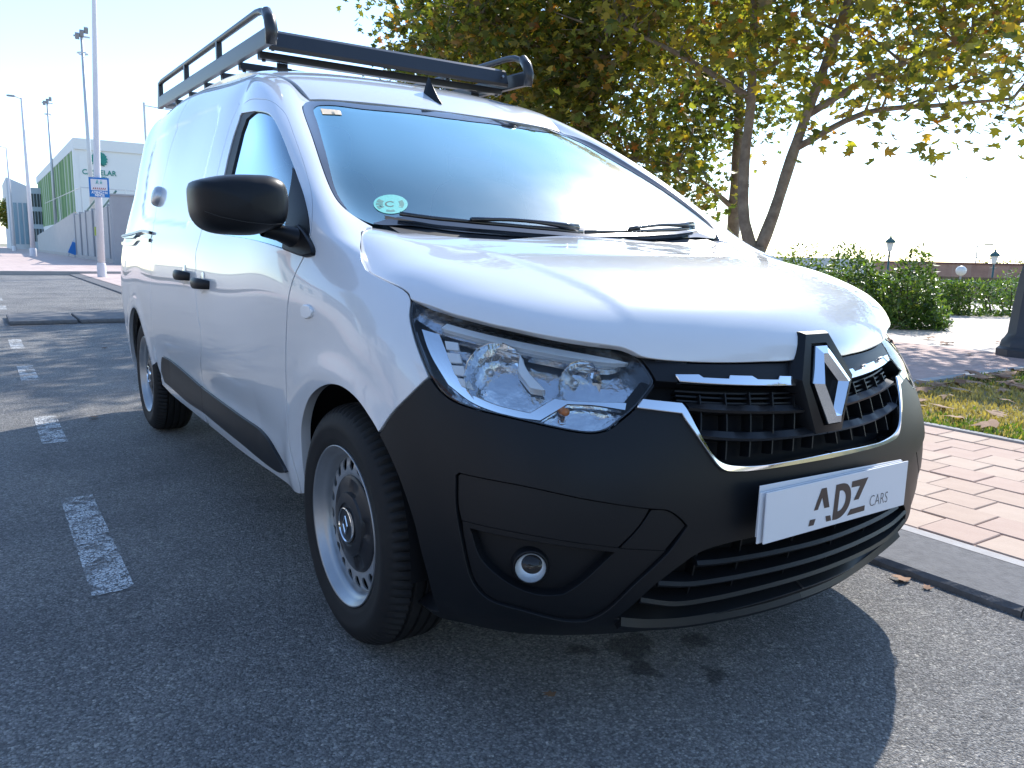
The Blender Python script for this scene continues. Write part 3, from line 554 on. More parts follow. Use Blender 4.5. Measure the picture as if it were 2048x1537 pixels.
Rf = np.array(Vector(fN*np.array([1, .75, .6])).to_track_quat('Z', 'Y').to_matrix())
def placed(mb, R, p): mb.V = [tuple(R@np.array(v)+p) for v in mb.V]; return mb
lamp = placed(MB().lathe([(.0, .018), (.012, .0165), (.024, .011), (.030, .003), (.031, -.004)], 28), Rf, fP).build('fog_lamp', M_LENS, bumper, smooth=True)
refl = placed(MB().lathe([(.031, -.002), (.028, -.012), (.018, -.022), (.006, -.026), (.0, -.026)], 24), Rf, fP).build('reflector', M_WLIGHT, lamp, smooth=True)
ring = placed(MB().lathe([(.031, -.006), (.0335, -.002), (.036, -.006), (.040, -.02)], 28), Rf, fP).build('fog_ring', M_BLACK, lamp, smooth=True)
lamp2 = mirror_obj(lamp, bumper); mirror_obj(refl, lamp2); mirror_obj(ring, lamp2)

# grille: trim under the bonnet, backing, bars, ribs, chrome
hd = o_['head']
gt = o_['grille_top']
trim = o_['bon_front1'][:-3]+[(.722, 0, .795), (.764, 0, .715)]+[(.760, -.10, .713)]+gt[::-1]+hd[17:20]
grille = panel('grille', S1, trim, M_BLACK, van, gap=.003, flange=.03, step=.014, both=True)
hole = gt+[(.764, -.10, .713), (.766, 0, .713), (.7965, 0, .5742)]+ch_in[-2::-1]
panel('grille_backing', S1, hole, M_DARK, grille, off=-.045, gap=-.02, flange=0, step=.03, both=True)
ch_in = ch_in[:-1]+[(.796, -.06, .5735), (.7965, 0, .5742)]; ch_out = ch_out[:-1]+[(.797, 0, .5632)]
chrome = panel('chrome_surround', S1, ch_in+ch_out[::-1], M_CHROME, grille, off=.007, gap=.0004, flange=.022, step=.01, edge=.008, both=True, rnd=.004)
panel('chrome_strip', S1, o_['moustache'], M_CHROME, grille, off=.008, gap=.0006, flange=.016, step=.008, edge=.006, corner=30, rnd=.003)
def sweep(name, pts, prof, m, parent, S=S1, off=0.0, notch=None, both=True):
    """bar along the surface: prof = (up, out) outline in metres"""
    q = smooth_loop(uvs(S, pts), .012, 60, closed=False); P, N = S.at(q, off); n = len(P)
    T = np.gradient(P, axis=0); T /= np.linalg.norm(T, axis=1)[:, None]; B = np.cross(N, T); B /= np.linalg.norm(B, axis=1)[:, None]
    B = np.where(B[:, 2:3] < 0, -B, B); V = []; k = len(prof)
    for i in range(n):
        nf = notch(i/(n-1)) if notch else 0
        for a, b in prof: V.append(P[i]+B[i]*a+N[i]*(b-(nf if b > -.01 and a > 0 else 0)))
    F = [(i*k+j, i*k+(j+1) % k, (i+1)*k+(j+1) % k, (i+1)*k+j) for i in range(n-1) for j in range(k)]+[tuple(range(k)), tuple((n-1)*k+j for j in range(k))]
    mb = MB().add(V, F); o = mb.build(name, m, parent, auto=35)
    if both: mirror_obj(o, parent)
    return o
bp = [(-.009, .0), (-.004, .004), (.010, -.004), (.012, -.03), (-.010, -.03)]
def nt1(t): return .007 if (t*4 % 1) < .45 else 0
sweep('grille_bar', o_['bar1']+[(.777, -.005, .678)], bp, M_BLACK, grille, off=-.004, notch=nt1)
sweep('grille_bar', o_['bar2']+[(.789, -.002, .6265)], bp, M_BLACK, grille, off=-.004, notch=nt1)
for i in range(6):
    y = -.035-.063*i; zt, zb = .712+.004*i, (.588 if i < 5 else .62)
    pts = [(.77-.12*abs(y), y+.012, zt), (.785-.10*abs(y), y, (zt+zb)/2), (.79-.10*abs(y), y-.012, zb)]
    sweep('grille_rib', pts, [(-.0016, -.006), (.0016, -.006), (.0016, -.035), (-.0016, -.035)], M_BLACK, grille, off=-.004)
for k in range(3):
    a = [np.array(p) for p in gt]; dz = .012+.012*k
    sweep('grille_fin', [tuple(p+np.array([0, 0, -dz])) for p in a[1:]], [(-.0018, -.018), (.0018, -.018), (.0018, -.04), (-.0018, -.04)], M_BLACK, grille)
sp = [(-.006, .002), (.0, .006), (.007, .0), (.007, -.035), (-.006, -.035)]
for pts in ([(.7583, -.3698, .3740), (.7681, -.3093, .3690), (.7825, -.1951, .3655), (.7905, -.1158, .3645), (.794, 0, .364)], [(.735, -.4549, .3400), (.7477, -.3784, .3265), (.7612, -.2972, .3225), (.7763, -.1829, .3205), (.7835, -.1104, .3200), (.788, 0, .3198)], [(.7182, -.4867, .3050), (.7296, -.3959, .2800), (.7451, -.3061, .2755), (.7633, -.199, .2760), (.7745, -.1026, .2765), (.778, 0, .2768)]):
    sweep('intake_slat', pts, sp, M_BLACK, bumper, off=-.002)
for y in (-.08, -.24, -.36):
    sweep('intake_rib', [(.78, y, .405), (.77, y, .33), (.755, y, .245)], [(-.002, -.02), (.002, -.02), (.002, -.045), (-.002, -.045)], M_BLACK, bumper)
sweep('bumper_lip', [(.690, -.515, .244), (.695, -.44, .222), (.705, -.34, .209), (.725, -.2, .212), (.737, 0, .217)], [(-.012, -.004), (-.008, .012), (.006, .012), (.014, -.004)], M_BLACK, bumper)

# badge in its raised frame: hexagon rings between outer frame and diamond
def hexa(w0, w1, w2, z0, z1, z2, x0, x1, x2): return [(x0, -w0, z0), (x0, w0, z0), (x1, w1, z1), (x2, w2, z2), (x2, -w2, z2), (x1, -w1, z1)]
def rings(name, hs, m, parent, cap=False, auto=20, bev=0):
    mb = MB(); V = [p for h in hs for p in h]; n = 6
    F = [(i*n+j, i*n+(j+1) % n, (i+1)*n+(j+1) % n, (i+1)*n+j) for i in range(len(hs)-1) for j in range(n)]
    if cap: F.append(tuple((len(hs)-1)*n+j for j in range(n)))
    mb.add(V, F); return mb.build(name, m, parent, auto=auto, bevel=bev)
frame = rings('badge_frame', [hexa(.052, .106, .056, .845, .745, .612, .690, .700, .735), hexa(.046, .099, .052, .842, .745, .616, .728, .764, .778), hexa(.041, .092, .047, .838, .743, .622, .739, .776, .790),
    hexa(.027, .073, .029, .818, .736, .640, .745, .782, .795), hexa(.025, .071, .027, .816, .736, .642, .730, .765, .780)], M_BLACK, grille, auto=28)
badge = rings('badge', [hexa(.022, .067, .024, .813, .736, .644, .735, .768, .785), hexa(.021, .066, .023, .812, .736, .645, .752, .788, .803), hexa(.008, .044, .009, .797, .735, .663, .766, .800, .812),
    hexa(.0012, .027, .0012, .787, .735, .678, .752, .784, .795), hexa(.0012, .026, .0012, .786, .735, .679, .72, .745, .76)], M_CHROME, grille, auto=8)
rings('badge_backing', [hexa(.024, .07, .026, .816, .736, .642, .740, .772, .786)]*1+[hexa(.0005, .0005, .0005, .737, .736, .735, .764, .765, .766)], M_DARK, grille)

# headlights
LEN = panel('headlight', S1, hd, M_LENS, van, off=.001, gap=.003, flange=.0, step=.02, edge=.008)
panel('lamp_housing', S1, hd, M_SMOKE, LEN, off=-.055, gap=-.002, flange=0, step=.03)
panel('lamp_rim', S1, hd, M_GLOSSB, LEN, holes=[[tuple(p) for p in S1.at(inset(smooth_loop(uvs(S1, hd), .012), .0065), 0)[0]]], off=-.003, gap=.0024, flange=.06, step=.012, edge=.008)
panel('light_guide', S1, o_['hl_strip'], M_WLIGHT, LEN, off=-.010, gap=0, flange=.012, step=.01, edge=.006)
panel('lamp_shroud', S1, [hd[0]]+hd[-1:-6:-1]+[hd[20], tuple(np.array(hd[20])+np.array([.01, .0, -.03]))]+[tuple(np.array(p)-np.array([0, 0, .014])) for p in (o_['hl_strip'][6], o_['hl_strip'][7], o_['hl_strip'][8], o_['hl_strip'][0])]+[tuple(np.array(hd[1])+np.array([.004, 0, .005]))], M_SMOKE, LEN, off=-.022, gap=.002, flange=.02, step=.012)
panel('lamp_bezel', S1, o_['hl_bezel'], M_CHROME, LEN, off=-.026, gap=0, flange=.018, step=.008, edge=.006, corner=25, rnd=.003)
hc = o_['hl_cell']
for k in range(4): panel('lamp_cell', S1, hc[4*k:4*k+4], M_WLIGHT, LEN, off=-.020, gap=0, flange=.006, step=.01, edge=.006)
def bowl(p3, rad, dep, aim, parent, facets=14):
    uv = S1.near(p3); P, N = S1.at([uv], -.032); c = P[0]; R = np.array(Vector(aim).to_track_quat('Z', 'Y').to_matrix())
    prof = [(rad*1.02, .002)]+[(rad*math.sqrt(t), -dep*(1-t)) for t in (1, .82, .62, .42, .25, .12, .04)]
    bb_ = MB().lathe(prof, facets)
    for i in range(1, 8):                      # stepped facets of the reflector
        for k in range(facets):
            v = bb_.V[i*facets+k]; bb_.V[i*facets+k] = (v[0], v[1], v[2]+(.004 if (i+k) % 2 else -.003))
    b = placed(bb_, R, c).build('reflector_bowl', M_CHROME, parent[0], auto=4)
    bl = placed(MB().lathe([(.0, -dep+.034), (.006, -dep+.033), (.009, -dep+.028), (.009, -dep+.012), (.013, -dep+.010), (.014, -dep)], 16), R, c).build('bulb', M_CELL, b, smooth=True)
    b2 = mirror_obj(b, parent[1]); mirror_obj(bl, b2)
bowl(o_['hl_bowl'][0], .068, .056, (.95, -.22, .02), LEN)
bowl(o_['hl_bowl'][1], .052, .045, (.97, -.10, .02), LEN, 12)
panel('lamp_divider', S1, o_['hl_div'], M_WLIGHT, LEN, off=-.016, gap=0, flange=.03, step=.01, edge=.006, corner=25)
uv = S1.near(o_['hl_bowl'][2]); P, N = S1.at([uv], -.024)
am = placed(MB().lathe([(.0, .014), (.006, .012), (.009, .004), (.009, -.014)], 14), np.array(Vector((.9, -.3, .1)).to_track_quat('Z', 'Y').to_matrix()), P[0]).build('indicator_bulb', M_AMBER, LEN[0], smooth=True)
mirror_obj(am, LEN[1])

# number plates: the front one printed, two more tucked behind it
plate = MB().box((.8325, -.26, -.055), (.8355, .26, .055)).build('number_plate', M_PLATE, van, bevel=.001); plate.location.z = .4755
plate['label'] = 'white dealer plate with brown lettering'
for k, (dx, dy, dz, rx) in enumerate(((-.007, -.010, .0, .0), (-.014, -.004, .006, -.022))):
    p2 = MB().box((-.0012, -.26, -.055), (.0012, .26, .055)).build('spare_plate', M_PLATE, van, bevel=.0008); p2.location = (.8325+dx, dy, .4755+dz); p2.rotation_euler = (rx, 0, 0)
MB().box((.785, -.12, .445), (.818, .12, .505)).build('plate_bracket', M_BLACK, van)
LET = [[(-.0769, .0372), (-.0591, .037), (-.0427, -.010), (-.0615, -.0096), (-.0719, .0163), (-.0842, -.0094), (-.0984, -.0093)],
 [(-.1096, -.0283), (-.0895, -.029), (-.0947, -.0426), (-.1136, -.0421)], [(-.0547, -.0289), (-.037, -.0298), (-.0319, -.0427), (-.0503, -.0424)],
 [(.0348, .037), (.0969, .0383), (.0663, -.0093), (.047, -.0091), (.0667, .0222), (.034, .0229)], [(.0373, -.0287), (.0931, -.0282), (.0932, -.041), (.0262, -.042)]]
D_OUT = smooth_loop([(-.0245, .0378), (.0016, .0377), (.0177, .0333), (.0301, .0215), (.035, .0048), (.0328, -.0128), (.0235, -.0273), (.0075, -.0387), (-.0108, -.0435), (-.0288, -.0429)], .004, 45)
D_IN = smooth_loop([(-.0095, .0218), (.0004, .0216), (.0105, .0147), (.0156, .004), (.0134, -.0096), (.0053, -.0202), (-.0036, -.0243), (-.0113, -.025)], .004, 45)
mb = MB()
for L in LET+[None]:
    V, F, _ = fill(D_OUT, [D_IN], .006) if L is None else fill(smooth_loop(L, .006, 5), [], .008)
    mb.add([(.8361, v[0], v[1]) for v in V], F.tolist())
letters = mb.build('lettering', M_PRINT, plate)
def text_mesh(txt, size, m, name, parent, M4, sx=1.0, font_off=0.0, align='CENTER'):
    c = bpy.data.curves.new(name, 'FONT'); c.body = txt; c.size = size; c.align_x = align; c.align_y = 'CENTER'; c.offset = font_off; c.resolution_u = 3
    t = bpy.data.objects.new(name, c); SC.collection.objects.link(t); bpy.context.view_layer.update()
    me = bpy.data.meshes.new_from_object(t.evaluated_get(bpy.context.evaluated_depsgraph_get())); bpy.data.objects.remove(t); bpy.data.curves.remove(c)
    me.transform(M4@Matrix.Diagonal((sx, 1, 1, 1))); me.materials.clear(); me.materials.append(m); o = data_obj(name, me, parent); return o
FRONT = Matrix(((0, 0, 1, 0), (1, 0, 0, 0), (0, 1, 0, 0), (0, 0, 0, 1)))     # text plane facing +x, reading towards +y
text_mesh('CARS', .039, M_PRINT2, 'lettering', plate, Matrix.Translation((.8361, .148, -.0235))@FRONT, .80, -.0006)

# wheels
def wheel(x, side):
    w_ = empty('wheel', (x, side*.843, .31), 0 if side < 0 else math.pi, van)
    if WH:
        for k, g in WH.items():
            o = data_obj(k[0], g, w_)
        return w_
    tp = [(.199, .016), (.203, .006), (.210, .000), (.226, -.005), (.246, -.007), (.250, -.0085), (.262, -.0075), (.272, -.003), (.286, .004), (.297, .014), (.3035, .026)]
    tread = [(.3065, .034)]
    for gy in (.052, .082, .112, .142): tread += [(.3095, gy-.005), (.303, gy-.0035), (.303, gy+.0035), (.3095, gy+.005)]
    prof = tp+tread+[(.3065, .160), (.300, .172), (.28, .186), (.24, .190), (.199, .176)]
    n = 240; mb = MB(); mb.lathe(prof, n, 'y')
    for i, (r, h) in enumerate(prof):
        if 9 <= i <= 12 or i == 14:
            for k in range(n):
                if k % 3 == 0:
                    v = mb.V[i*n+k]; q = (r-.0075)/r; mb.V[i*n+k] = (v[0]*q, v[1], v[2]*q)
    ty = mb.build('tyre', M_TYRE, w_, auto=40); WH[('tyre', 0)] = ty.data
    # raised maker's band on the sidewall is left as fine rings in the profile
    rim = MB().lathe([(.199, .020), (.2055, .004), (.2065, -.001), (.2045, -.003), (.2015, .001), (.1985, .006), (.1955, .009), (.192, .016), (.186, .022), (.181, .026), (.1785, .034), (.1765, .046), (.175, .048)], 72, 'y').build('rim', M_STEEL, w_, smooth=True)
    WH[('rim', 0)] = rim.data
    # pressed disc with ventilation holes
    ang = np.linspace(0, 2*math.pi, 97)[:-1]; outer = np.stack([.176*np.cos(ang), .176*np.sin(ang)], 1); inner = np.stack([.108*np.cos(ang), .108*np.sin(ang)], 1)
    holes = [inner]
    for k in range(20):
        a = 2*math.pi*(k+.3)/20; t = np.linspace(0, 2*math.pi, 19)[:-1]; ex, ey = .0165*np.cos(t), .0140*np.sin(t)
        holes.append(np.stack([(.1545+ex)*math.cos(a)-ey*math.sin(a), (.1545+ex)*math.sin(a)+ey*math.cos(a)], 1))
    V, F, lp = fill(outer, holes, .012); rr = np.hypot(V[:, 0], V[:, 1]); yy = np.interp(rr, [.105, .118, .130, .150, .166, .172, .177], [.046, .038, .033, .033, .037, .041, .048])
    mb = MB().add([(v[0], y, v[1]) for v, y in zip(V, yy)], F.tolist())
    for h in holes[1:]:
        m_ = len(h); hr = np.hypot(h[:, 0], h[:, 1]); hy = np.interp(hr, [.105, .118, .130, .150, .166, .172, .177], [.046, .038, .033, .033, .037, .041, .048]); mb.add([(p[0], y, p[1]) for p, y in zip(h, hy)]+[(p[0], y+.004, p[1]) for p, y in zip(h, hy)], [(i, (i+1) % m_, m_+(i+1) % m_, m_+i) for i in range(m_)])
    dsk = mb.build('wheel_disc', mat('wheel_silver', (.46, .48, .50), .34, metal=.6, var=(8, .4, (.36, .36, .35))), w_, auto=40); WH[('wheel_disc', 0)] = dsk.data
    bk = MB().lathe([(.175, .075), (.10, .078), (.0, .078)], 40, 'y').build('brake_drum', M_DARK, w_, smooth=True); WH[('brake_drum', 0)] = bk.data
    cap = MB().lathe([(.124, .052), (.126, .036), (.124, .031), (.118, .028), (.098, .025), (.084, .022), (.081, .017), (.068, .014), (.056, .013), (.054, .017), (.046, .017), (.044, .011), (.0, .010)], 60, 'y')
    n = 60
    for k in range(n):        # five pressed pockets round the cap
        if (k % 12) in (0, 1, 2, 3):
            for i in (4, 5): v = cap.V[i*n+k]; cap.V[i*n+k] = (v[0], v[1]+.006, v[2])
    cp = cap.build('hub_cap', M_CAP, w_, auto=30); WH[('hub_cap', 0)] = cp.data
    rg = MB().lathe([(.0455, .014), (.0445, .008), (.0425, .007), (.041, .010)], 40, 'y'); 
    for a, b in (((.0, .024), (-.014, .0)), ((-.014, 0), (0, -.024)), ((0, -.024), (.014, 0)), ((.014, 0), (0, .024))):
        rg.tube([(a[0], .0085, a[1]), (b[0], .0085, b[1])], .0026, 6)
    r_ = rg.build('cap_badge', M_CHROME, w_, auto=40); WH[('cap_badge', 0)] = r_.data
    return w_
WH = {}
for x in (0, -2.812):
    for s_ in (-1, 1): wheel(x, s_)

# dark wheel housings and floor
ub = MB().box((-3.40, -.62, .22), (.40, .62, .34)); gd = [(.28, -.75), (.44, -.69), (.54, -.60), (.62, -.42), (.67, -.2), (.685, 0)]; ub.prism(gd+[(x, -y) for x, y in gd[-2::-1]], .208, .225); ub.box((-2.3, -.78, .345), (-.48, .78, .36))  # plate along the bumper outline is added to block sunlight leaking underneath
ub.build('underbody', M_DARK, van)
for x in (0, -2.812):
    for s_ in (-1, 1):
        mb = MB(); prof = [(s_*.60,), (s_*.845,)]; V = []; n = 26
        for a in np.linspace(math.radians(-4), math.radians(178), n):
            for y in (.58, .835): V.append((x+.372*math.cos(a), s_*y, .315+.362*math.sin(a)))
        F = [(2*i, 2*i+2, 2*i+3, 2*i+1) for i in range(n-1)]
        V.append((x, s_*.58, .30)); F += [(2*i, 2*i+2, 2*n) for i in range(n-1)]
        mb.add(V, F).build('wheel_housing', M_DARK, van, smooth=True)

# door handles, repeaters, rail, lock
def handle(p0, p1, parents):
    a, b = S1.near(p0), S1.near(p1); A, NA = S1.at([a, b], 0); d = A[1]-A[0]; L = np.linalg.norm(d); t = d/L; n = NA.mean(0); up = np.cross(n, t); up *= np.sign(up[2])
    mid = A.mean(0); R = np.stack([t, n, up], 1)
    mb = MB(); V = []; k = 10; prof = []
    for s in np.linspace(-1, 1, 13):
        hgt = .021*(1-.25*s*s); out = .038*(1-abs(s)**2.6)+.004
        for j in range(k):
            an = 2*math.pi*j/k; V.append(R@np.array([s*.095, out-.011+.011*math.cos(an), hgt*math.sin(an)])+mid)
    F = [(i*k+j, i*k+(j+1) % k, (i+1)*k+(j+1) % k, (i+1)*k+j) for i in range(12) for j in range(k)]+[tuple(range(k)), tuple(12*k+j for j in range(k))]
    mb.add(V, F); h = mb.build('door_handle', M_BLACK, parents[0], auto=50); mirror_obj(h, parents[1])
    cup = MB(); V = []; n2 = 20
    for r_, o2 in ((1, .0008), (.8, .0025), (.0, .0030)):
        for j in range(n2): an = 2*math.pi*j/n2; V.append(R@np.array([-.010+.036*r_*math.cos(an), o2, .002+.040*r_*math.sin(an)])+mid)
    cup.add(V, [(i*n2+j, i*n2+(j+1) % n2, (i+1)*n2+(j+1) % n2, (i+1)*n2+j) for i in range(2) for j in range(n2)])
    c = cup.build('handle_cup', M_WHITE, parents[0], smooth=True); mirror_obj(c, parents[1])
handle(o_['handle_f'][0], o_['handle_f'][1], doors); handle(o_['handle_s'][0], o_['handle_s'][1], slides)
panel('side_repeater', S1, o_['repeater'], M_WLIGHT, wings, off=.007, gap=0, flange=.010, step=.008, edge=.006, rnd=.004)
sweep('door_rail', [o_['rail'][0], o_['rail'][1], (-2.9, -.858, 1.03), (-3.3, -.85, 1.03)], [(-.028, -.002), (-.028, .008), (-.012, .010), (-.010, .002), (.010, .002), (.012, .014), (.024, .014), (.026, -.002)], M_GLOSSB, quarters[0], both=False)
sweep('rail_cover', [tuple(np.array(o_['rail'][0])+[0, 0, .02]), (-2.62, -.862, 1.075), (-3.3, -.848, 1.05)], [(-.006, .010), (-.006, .018), (.006, .018), (.006, .010)], M_STEEL, quarters[0], both=False)
lp_, ln_ = S1.at([S1.near(o_['lock'][0])], .0); lp_, ln_ = lp_[0], ln_[0]; Rl = np.array(Vector(ln_).to_track_quat('Z', 'Y').to_matrix())
for s_, par in ((-1, quarters[0]), (1, slides[0])):
    mb = MB(); V = []; n2 = 14
    for r_, h_ in ((.050, .0), (.048, .016), (.040, .026), (.022, .031), (.0, .032)):
        for j in range(n2+1): an = math.pi*j/n2; V.append((r_*math.cos(an)*1.0, r_*math.sin(an), h_))
    mb.add(V, [(i*(n2+1)+j, i*(n2+1)+j+1, (i+1)*(n2+1)+j+1, (i+1)*(n2+1)+j) for i in range(4) for j in range(n2)])
    rot = np.array(Matrix.Rotation(math.pi/2*(1 if s_ < 0 else -1), 3, 'Z')); ax = np.array([[1, 0, 0], [0, 1, 0], [0, 0, 1]])
    # split line vertical: x axis of the half disc points up
    T = np.stack([np.array([0, 0, 1.])-ln_*ln_[2], np.zeros(3), ln_], 1); T[:, 0] /= np.linalg.norm(T[:, 0]); T[:, 1] = np.cross(ln_, T[:, 0]); sg = 1 if (T[:, 1][0] > 0) == (s_ > 0) else -1; T[:, 1] *= sg
    mb.V = [tuple(T@np.array(v)+lp_+np.array([s_*.003, 0, 0])) for v in mb.V]
    mb.build('door_lock', M_ALU, par, auto=40)

# wing mirrors
mo = [(-1.107, 1.150), (-1.102, 1.163), (-1.084, 1.171), (-1.027, 1.184), (-.952, 1.189), (-.914, 1.188), (-.887, 1.176), (-.877, 1.159), (-.872, 1.129), (-.877, 1.082), (-.889, 1.061), (-.910, 1.052), (-.958, 1.036), (-1.018, 1.035), (-1.055, 1.039), (-1.083, 1.052), (-1.102, 1.079), (-1.107, 1.118)]
mp = smooth_loop(mo, .012, 60); cen = mp.mean(0); V = []; n = len(mp); lay = [(-.36, .955), (-.355, .985), (-.335, 1.0), (-.30, 1.0), (-.272, .985), (-.248, .94), (-.232, .87), (-.222, .76), (-.214, .60), (-.209, .40), (-.206, .2), (-.205, .0)]
for x, sc in lay:
    for p in mp: q = cen+(p-cen)*sc; V.append((x-.10*max(0, (-.98-q[0])), q[0], q[1]))
mb = MB().add(V, [(i*n+j, i*n+(j+1) % n, (i+1)*n+(j+1) % n, (i+1)*n+j) for i in range(len(lay)-1) for j in range(n)])
hs = mb.build('wing_mirror', M_BLACK, doors[0], smooth=True)
ln = MB().tube([(-.222, -1.096, 1.088), (-.214, -1.06, 1.076), (-.2115, -1.0, 1.066), (-.2115, -.94, 1.062), (-.219, -.89, 1.066)], .0010, 5).build('mirror_seam', M_GASK, hs)
mg = MB().add([(-.357-.10*max(0, -.98-q[0]), q[0], q[1]) for q in cen+(mp-cen)*.92], [tuple(range(n))]).build('mirror_glass', M_CHROME, hs)
arm = MB()
for (xa, ya, za, ra, fl_) in (): pass
V = []
for (x, y, z, rx, rz) in ((-.30, -.935, 1.052, .030, .020), (-.295, -.90, 1.045, .034, .022), (-.285, -.87, 1.035, .042, .027), (-.28, -.845, 1.025, .050, .034), (-.275, -.828, 1.018, .062, .042)):
    for j in range(12): an = 2*math.pi*j/12; V.append((x+rx*math.cos(an), y, z+rz*math.sin(an)))
am = arm.add(V, [(i*12+j, i*12+(j+1) % 12, (i+1)*12+(j+1) % 12, (i+1)*12+j) for i in range(4) for j in range(12)]).build('mirror_arm', M_BLACK, hs, smooth=True)
h2 = mirror_obj(hs, doors[1]); mirror_obj(ln, h2); mirror_obj(mg, h2)          # the left one is folded back along its window
fold = Matrix.Translation((-.53, .895, .005))@Matrix.Rotation(math.radians(66), 4, 'Z')@Matrix.Translation((.30, -.90, 0)); h2.data.transform(fold)
for c_ in h2.children: c_.data.transform(fold)
panel('mirror_foot', S1, o_['mirror_foot'], M_BLACK, doors, off=.012, gap=0, flange=.016, step=.012, edge=.008, rnd=.006)

# wipers and cowl
def ws_pt(y, t, off): 
    b = np.interp(-abs(y), [-.702, -.605, -.485, -.34, -.17, 0], [0, 1, 2, 3, 4, 5]); i = min(int(b), 4); f_ = b-i; p = np.array(_base[2+i])*(1-f_)+np.array(_base[3+i])*f_
    q = np.array([-.985, y*.78, 1.535]); p = np.array([p[0], y, p[2]]); r_ = p+(q-p)*t; n_ = np.array([.49, 0, .87]); return tuple(r_+n_*off)
for y0, y1, t1 in ((-.58, .02, .085), (.03, .60, .075)):
    bl = [ws_pt(y0+(y1-y0)*s, .030+t1*s*(1-s)*.7, .014) for s in np.linspace(0, 1, 12)]
    wp = MB().tube(bl, .0062, 8, flat=.8).build('wiper_blade', M_GLOSSB, windscreen, smooth=True)
    am = [ws_pt(y0+(y1-y0)*(.34+.62*s), .034+.020*math.sin(math.pi*s)*(1-.3*s), .026+.004*math.sin(math.pi*s)) for s in np.linspace(0, 1, 9)]
    MB().tube(am, [.007, .007, .006, .006, .006, .0065, .008, .010, .012], 8, flat=1.2).build('wiper_arm', M_GLOSSB, wp, smooth=True)
cw = MB(); V = []
ys = np.linspace(-.62, .62, 29)
for y in ys:
    a = np.array(ws_pt(y, .022, .003)); b = np.array(ws_pt(y, -.02, -.006)); c = np.array([b[0]+.10, y, b[2]-.03]); V += [a, b, c]
cw.add(V, [(3*i+j, 3*i+3+j, 3*i+4+j, 3*i+1+j) for i in range(28) for j in range(2)]).build('cowl_panel', M_BLACK, van, smooth=True)

# antenna
ap = np.array([(x, 0, 0) for x in range(1)]); ax0, az0 = -1.085, float(S4.at([S4.near((-1.085, 0, 1.6))])[0][0][2])
sl_ = (S4.at([S4.near((-1.15, 0, 1.63))])[0][0][2]-az0)/(-.065)
V = []; pr = [(.052, .0, .004), (.03, .018, .013), (.0, .026, .030), (-.03, .028, .052), (-.052, .026, .066), (-.062, .020, .060), (-.066, .0, .0)]
for (dx, wd, h_) in pr:
    zb = az0+sl_*dx-.002; V += [(ax0+dx, -max(wd, .003), zb), (ax0+dx, -wd*.25, zb+h_*.8), (ax0+dx, 0, zb+h_), (ax0+dx, wd*.25, zb+h_*.8), (ax0+dx, max(wd, .003), zb)]
MB().add(V, [(i*5+j, i*5+j+1, (i+1)*5+j+1, (i+1)*5+j) for i in range(6) for j in range(4)]).build('antenna', M_BLACK, roof_p, auto=60)

# stickers on the glass
def sticker(name, poly3, m, off):
    V, F, _ = fill(smooth_loop(uvs(S1, poly3), .008, 60), [], .02); P, N = S1.at(V, off); return mesh_obj(name, P, F, m, windscreen)
ec = o_['eco']; c0, e1, e2 = (np.array(S1.near(p)) for p in (ec[0], ec[1], ec[2]))
du, dv = e1-c0, e2-c0
def eco(a, k=1.0): q = c0+k*(du*math.cos(a)+dv*math.sin(a)); return tuple(S1.at([q])[0][0])
st = sticker('round_sticker', [eco(a) for a in np.linspace(0, 2*math.pi, 25)[:-1]], M_STICK, .0006)
ring_o = [eco(a, .30) for a in np.radians(np.linspace(-140, 140, 15))]; ring_i = [eco(a, .21) for a in np.radians(np.linspace(140, -140, 15))]
off_c = np.array(eco(0, 0)); sticker('sticker_letter', [tuple(np.array(p)) for p in ring_o+ring_i], M_STICKT, .0010)
for a0, a1, k0, k1 in ((150, 210, .55, .80), (-40, -15, .45, .85), (15, 40, .45, .85), (-8, 8, .42, .85), (250, 290, .62, .82)):
    sticker('sticker_print', [eco(math.radians(a), k) for a, k in ((a0, k0), (a0, k1), ((a0+a1)/2, k1), (a1, k1), (a1, k0), ((a0+a1)/2, k0))], mat('sticker_print', (.02, .20, .18), .6), .0010)
sticker('small_sticker', o_['tax'], M_TAX, .0012)
# ------------------------------------------------------------------ cabin
dash = MB(); V = []; ys = np.linspace(-.68, .68, 15)
for y in ys:
    e = 1-abs(y/.74)**4*.12
    V += [(-.19-.04*abs(y), y, 1.015*e), (-.30, y, 1.035*e), (-.46, y, 1.02*e), (-.56, y, .985*e), (-.585, y, .93), (-.56, y, .75), (-.45, y, .55)]
dash.add(V, [(7*i+j, 7*i+7+j, 7*i+8+j, 7*i+1+j) for i in range(14) for j in range(6)]).build('dashboard', M_INT, van, smooth=True)
hood = MB().lathe([(.16, .0), (.15, .03), (.10, .05), (.0, .055)], 24, 'z', (-.48, .36, 1.0)).build('instrument_hood', M_INT, van, smooth=True)
sw = MB(); c = np.array([-.70, .37, .985]); R = np.array(Matrix.Rotation(math.radians(62), 3, 'Y'))
sw.tube([tuple(c+R@np.array([.185*math.cos(a), .185*math.sin(a), 0])) for a in np.linspace(0, 2*math.pi, 33)], .016, 8, caps=False)
for a in (0, math.pi, -math.pi/2): sw.tube([tuple(c), tuple(c+R@np.array([-.0, 0, 0])+R@np.array([.18*math.cos(a+math.pi/2), .18*math.sin(a+math.pi/2), 0]))], .018, 6)
sw.tube([tuple(c+R@np.array([0, 0, -.02])), tuple(c+R@np.array([0, 0, .03]))], .07, 16)
sw.build('steering_wheel', M_INT, van, smooth=True)
